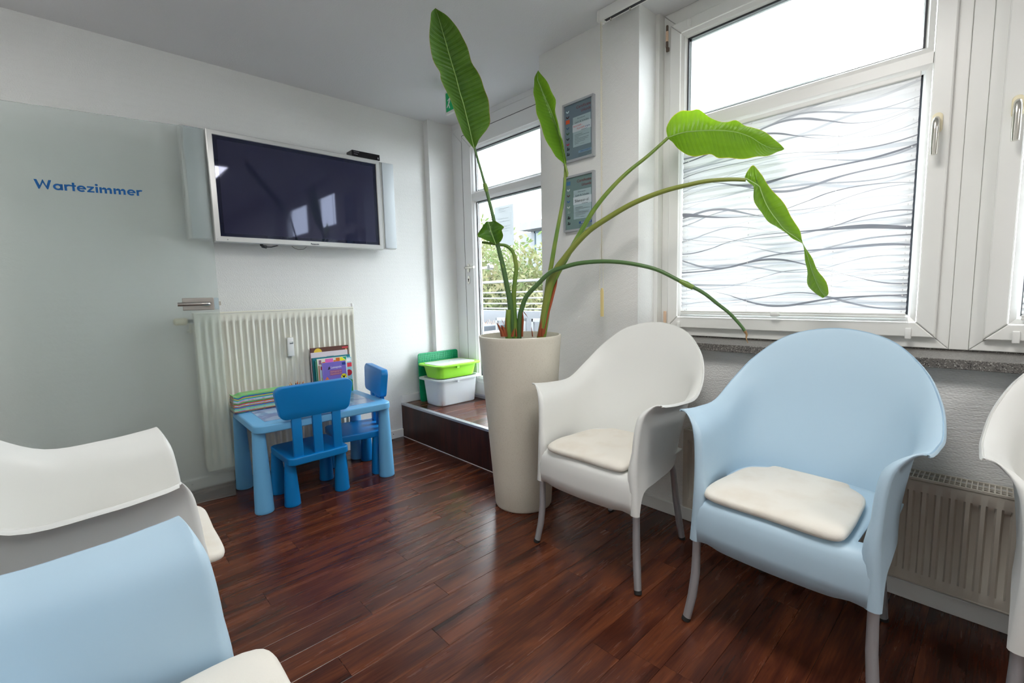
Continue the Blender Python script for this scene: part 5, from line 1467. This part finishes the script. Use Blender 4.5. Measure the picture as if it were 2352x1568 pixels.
PT = thing('strelitzia_plant', 'tall potted plant with long stalks and paddle leaves reaching to the ceiling', 'plant', (PXc, PYc, .80))
PO = Vector((PXc, PYc, .80))
def leaf(rows, mt, bulge, name='leaf'):
    sub = 3
    L = [[Vector(p) for p in r] for r in rows]
    M_ = catmull([r[0] for r in L], sub); A_ = catmull([r[1] for r in L], sub); B_ = catmull([r[2] for r in L], sub)
    nw = 6
    vs, fs, uvs = [], [], []
    s = 0
    for i in range(len(M_)):
        if i: s += (M_[i] - M_[i - 1]).length
        row = []
        for (E, sg) in ((A_, -1), (B_, 1)):
            d = E[i] - M_[i]
            side = []
            tan = (M_[min(i + 1, len(M_) - 1)] - M_[max(i - 1, 0)]).normalized()
            nor = tan.cross(d); nor = nor.normalized() if nor.length > 1e-9 else Vector((0, 0, 1))
            nor *= sg
            for k in range(1, nw + 1):
                f = k / nw
                rip = .0035 * math.sin(s * 62 + sg * 1.3) * f * f * min(1, d.length / .03)
                side.append((M_[i] + d * f + nor * (bulge * d.length * math.sin(PI * min(f, 1)) + rip) - PO, .5 + sg * .5 * f))
            row.append(side)
        line = [*reversed(row[0]), (M_[i] - PO, .5), *row[1]]
        for (p, u) in line:
            vs.append(tuple(p)); uvs.append((u, s))
    w = 2 * nw + 1
    for i in range(len(M_) - 1):
        for k in range(w - 1):
            a = i * w + k
            fs.append((a, a + 1, a + 1 + w, a + w))
    me = bpy.data.meshes.new(name); me.from_pydata(vs, [], fs)
    ul = me.uv_layers.new(name='UVMap')
    for lp in me.loops: ul.data[lp.index].uv = uvs[lp.vertex_index]
    me.materials.append(mt); me.shade_smooth()
    o = bpy.data.objects.new(name, me); COL.objects.link(o); o.parent = PT
    n = len(M_)
    MB().tube([tuple(p - PO) for p in M_], [(.0026) * (1 - .85 * i / (n - 1)) for i in range(n)], 6).build('midrib', M_RIB, o, smooth=True)
    return o
M_RIB = mat('pale_midrib', rgb(150, 180, 110), .45)
leaf(LEAVES['leaf1'], M_LEAF_D, .06)
leaf(LEAVES['leaf2'], M_LEAF_M, .10)
leaf(LEAVES['leaf3'], M_LEAF_B, .08)
leaf(LEAVES['leaf4'], M_LEAF_B, .12)
leaf(LEAVES['leaf5'], M_LEAF_D, .10)
def stem(key, mt, name='stalk', root=True):
    D = STEMS[key]
    pts = catmull([Vector(d[:3]) for d in D], 5)
    rad = []
    for i in range(len(D) - 1):
        for k in range(5): rad.append(D[i][3] + (D[i + 1][3] - D[i][3]) * k / 5)
    rad.append(D[-1][3])
    if root:
        p = pts[0].copy(); c = Vector((PXc, PYc, 0)); q = p + (c - p) * .12; q.z = .806
        pts = [q] + pts; rad = [rad[0] * 1.05] + rad
    return MB().tube([tuple(p - PO) for p in pts], rad, 14).build(name, mt, PT, smooth=True, angle=80)
for k, mt in (('stem1', M_STEM2), ('stem2', M_STEM), ('stem3', M_STEM), ('stem4', M_STEM3), ('stem6', M_STEM), ('stem7', M_STEM2)): stem(k, mt)
stem('stem5', M_STEM, root=False); stem('stub', M_STEM, name='cut_stalk')
stem('tip7', M_TIP, name='withered_tip', root=False)
# collars where the stalks were joined
for (key, f) in (('stem1', .80), ('stem7', .735)):
    D = STEMS[key]; i = int(f * (len(D) - 1)); a, b = Vector(D[i][:3]), Vector(D[i + 1][:3]); r = D[i][3]
    MB().tube([tuple(a - PO), tuple(a + (b - a) * .3 - PO), tuple(a + (b - a) * .62 - PO)], [r * 1.02, r * 1.5, r * 1.25], 12).build('stalk_collar', M_STEM, PT, smooth=True, angle=50)
for rb in SHEATHS:
    m = MB(); vs, fs = [], []
    A_ = catmull([Vector(r[0]) for r in rb], 4); B_ = catmull([Vector(r[1]) for r in rb], 4)
    dn = Vector((.7, .7, 0)) * .004
    for a, b in zip(A_, B_):
        c = (a + b) / 2 - dn * 1.5
        vs += [tuple(a - PO), tuple(c - PO), tuple(b - PO), tuple(b + dn - PO), tuple(c + dn * 1.4 - PO), tuple(a + dn - PO)]
    for i in range(len(A_) - 1):
        for k in range(6):
            p, q = i * 6 + k, i * 6 + (k + 1) % 6
            fs.append((p, q, q + 6, p + 6))
    fs += [(0, 1, 2, 3, 4, 5), tuple((len(A_) - 1) * 6 + k for k in (5, 4, 3, 2, 1, 0))]
    m.add(vs, fs); m.build('dry_sheath', M_BROWN, PT, smooth=True, angle=50)
m = MB(); vs, fs = [], []
for r in CURL:
    a, b = Vector(r[0]) - PO, Vector(r[1]) - PO
    vs += [tuple(a), tuple((a + b) / 2 + Vector((-.005, -.005, 0))), tuple(b), tuple((a + b) / 2 + Vector((.005, .005, 0)))]
for i in range(len(CURL) - 1):
    for k in range(4):
        p, q = i * 4 + k, i * 4 + (k + 1) % 4
        fs.append((p, q, q + 4, p + 4))
m.add(vs, fs); m.build('curled_sheath', M_STEM, PT, smooth=True)

# ------------------------------------------------------------------ outside: notice, balcony, trees, house
nt_ = thing('paper_notice', 'printed notice stuck outside on the balcony door glass, seen from its back', 'notice', (XD + .038, 2.565, 1.44))
M_THIN = mat('thin_backlit_paper', (.5, .52, .54), .8)
_n = M_THIN.node_tree; _t = N(_n, 'ShaderNodeBsdfTranslucent'); _t.inputs[0].default_value = (.55, .58, .60, 1)
_m = N(_n, 'ShaderNodeMixShader'); _m.inputs[0].default_value = .22
_n.links.new(_n.nodes['Principled BSDF'].outputs[0], _m.inputs[1]); _n.links.new(_t.outputs[0], _m.inputs[2]); _n.links.new(_m.outputs[0], _n.nodes['Material Output'].inputs[0])
_q = MB(); _q.add([(0, -.104, 0), (0, .104, 0), (0, .104, .292), (0, -.104, .292)], [(0, 1, 2, 3)]); _q.build('sheet', M_THIN, nt_)
t = MB()
for (s, sz, y, zz, w) in (('Unsere Praxis ist', .013, .050, .196, .11), ('kameraüberwacht', .014, .062, .176, .13), ('Wir legen hier viel', .012, .070, .140, .128), ('und beim Betreten', .012, .066, .122, .118), ('unserer Praxis', .012, .050, .104, .092)):
    put_text(t, s, sz, (-.0006, -y, zz), (0, 1, 0), (0, 0, 1), width=w)
for (a, b, c) in ((-.06, .055, .272), (.0, .055, .262), (-.02, .055, .250)): t.box(-.0006, -.0002, a if a > -.01 else a, b, c, c + .002)
t.build('mirrored_print', mat('grey_print_show_through', rgb(150, 156, 164), .8), nt_, fix=False)

M_CONC = mat('pale_balcony_slabs', (.13, .13, .13), .8)
M_RAIL = mat('galvanised_rail', (.20, .21, .22), .4, metal=.2)
dk = struct(MB().box(2.36, 4.25, 1.0, 9.0, .08, .20).build('balcony_floor', M_CONC))
struct(MB().box(4.05, 4.25, 1.0, 9.0, .20, .86).build('balcony_parapet', mat('grey_parapet', (.105, .11, .12), .8)))
M_GARDEN = mat('garden_white', (.13, .135, .14), .5)
rl = thing('balcony_railing', 'grey metal railing with five bars on the balcony parapet', 'railing', (4.10, 5, .86))
for z in (.0, .065, .135, .21, .35):
    MB().tube([(0, -4, z + .03), (0, 4, z + .03)], .009 if z < .3 else .016, 8).build('rail_bar', M_RAIL, rl, smooth=True)
for y in (-3.2, -1.75, -.68, .35, 1.4, 2.8):
    MB().box(-.012, .012, y - .022, y + .022, -.6, .38).build('post', M_RAIL, rl)
pb = thing('balcony_planter', 'grey box planter with dry plants on the balcony floor', 'planter', (3.75, 4.72, .20))
MB().rbox(-.18, .18, -.40, .40, 0, .50, r=.01).build('box', mat('blue_grey_fibre', (.055, .065, .08), .6), pb)
m = MB()
for k in range(70):
    a, b = rt.uniform(-.15, .15), rt.uniform(-.36, .36)
    m.add([(a, b, .50), (a + .01, b, .50), (a + rt.uniform(-.04, .04), b + rt.uniform(-.04, .04), .50 + rt.uniform(.02, .07))], [(0, 1, 2)])
tag(m.build('dry_stems', mat('dry_stems', rgb(190, 140, 110), .8), pb), kind='stuff')
for k, y in enumerate((3.45, 3.98)):
    gc = thing('garden_chair', ('white garden chair on the balcony, %s' % ('behind the right side of the planter rim', 'beside the grey box planter')[k]), 'chair', (3.55, y, .20), .2 * k, 'white garden furniture on the balcony')
    mw = M_GARDEN
    for sx in (-1, 1):
        for sy in (-1, 1):
            MB().tube([(sx * .2, sy * .2, 0), (sx * .18, sy * .18, .42)], .014, 8).build('leg', mw, gc)
    MB().rbox(-.22, .22, -.22, .22, .42, .45, r=.008).build('seat', mw, gc)
    m = MB().rbox(.19, .215, -.22, -.19, .42, .60, r=.004).rbox(.19, .215, .19, .22, .42, .60, r=.004).rbox(.19, .215, -.22, .22, .56, .60, r=.004)
    m.build('backrest', mw, gc)

def tree(label, x, y, z0, rad, hgt, n, mt, seed):
    r_ = random.Random(seed)
    T_ = thing('leafy_tree', label, 'tree', (x, y, z0), 0, 'trees beyond the balcony')
    MB().tube([(0, 0, 0), (.05, .05, hgt * .45), (0, .1, hgt * .8)], [.16, .12, .05], 8).build('trunk', M_BARK, T_)
    m = MB()
    blobs = [(r_.uniform(-.7, .7) * rad, r_.uniform(-.7, .7) * rad, hgt * r_.uniform(.45, .85), rad * r_.uniform(.35, .6)) for _ in range(14)]
    for _ in range(n):
        bx, by, bz, br = r_.choice(blobs)
        u, v = r_.uniform(-1, 1), r_.uniform(0, 2 * PI); q = math.sqrt(1 - u * u); rr = br * (r_.random() ** .4)
        c = Vector((bx + rr * q * math.cos(v), by + rr * q * math.sin(v), bz + rr * u * .8))
        a = Vector((r_.uniform(-1, 1), r_.uniform(-1, 1), r_.uniform(-1, 1))).normalized() * .085
        b = a.cross(Vector((r_.uniform(-1, 1), r_.uniform(-1, 1), r_.uniform(-1, 1)))).normalized() * .028
        m.add([tuple(c - a), tuple(c - b), tuple(c + a), tuple(c + b)], [(0, 1, 2, 3)])
    m.build('crown', mt, T_, fix=False)
def foliage(name, c1, c2):
    m = mat(name, c1, .6); nt = m.node_tree; p = nt.nodes['Principled BSDF']; out = nt.nodes['Material Output']
    g = N(nt, 'ShaderNodeNewGeometry'); no = N(nt, 'ShaderNodeTexNoise'); no.inputs['Scale'].default_value = 1.3
    nt.links.new(g.outputs['Position'], no.inputs['Vector'])
    c = mixc(nt, mathn(nt, 'MULTIPLY_ADD', no.outputs[0], 3.0, -1.0, clamp=True), c1, c2)
    nt.links.new(c, p.inputs['Base Color'])
    tl = N(nt, 'ShaderNodeBsdfTranslucent'); nt.links.new(c, tl.inputs[0])
    mx = N(nt, 'ShaderNodeMixShader'); mx.inputs[0].default_value = .35
    nt.links.new(p.outputs[0], mx.inputs[1]); nt.links.new(tl.outputs[0], mx.inputs[2]); nt.links.new(mx.outputs[0], out.inputs[0])
    return m
M_BARK = mat('bark', (.08, .06, .05), .9)
FO = foliage('pale_foliage', (.065, .115, .022), (.17, .15, .075))
tree('wide yellow-green tree beyond the balcony, behind the left stalks', 7.6, 9.2, -4.5, 2.6, 8.0, 14000, FO, 1)
tree('yellow-green tree beyond the balcony, towards the pillar', 8.2, 7.4, -4.5, 2.3, 7.9, 14000, FO, 2)
tree('yellow-green tree beyond the balcony, half hidden by the door frame', 7.2, 11.4, -4.5, 2.3, 7.9, 9000, FO, 3)
tree('yellow-green tree beyond the balcony, half hidden by the pillar', 8.6, 5.6, -4.5, 2.2, 7.6, 9000, FO, 4)
H = thing('office_building', 'white flat-roofed building with dark framed windows behind the trees', 'building', (20, 17.3, -4.4))
mwall = mat('white_facade', (.115, .12, .128), .8)
MB().box(0, 8, -9, 3.2, 0, 9.0).build('wall', mwall, H)
MB().box(-1.0, 8, -9.5, 2.2, 9.0, 9.45).build('roof_slab', mwall, H)
for k in range(6):
    y = 1.9 - 1.5 * k
    f = MB()
    for q in ((y - 1.2, y, 7.3, 7.38), (y - 1.2, y, 8.9, 9.0), (y - .08, y, 7.3, 9.0), (y - 1.2, y - 1.12, 7.3, 9.0), (y - .64, y - .58, 7.3, 9.0)):
        f.box(-.06, .02, *q)
    f = f.build('window_frame', mat('dark_frame', (.02, .045, .06), .5), H)
    MB().box(-.02, -.01, y - 1.12, y - .08, 7.38, 8.9).build('pane', mat('pale_pane', (.10, .12, .135), .2), f)
struct(MB().box(2.6, 60, -40, 60, -5.2, -5.0).build('ground', mat('street_ground', (.07, .075, .06), .9)))
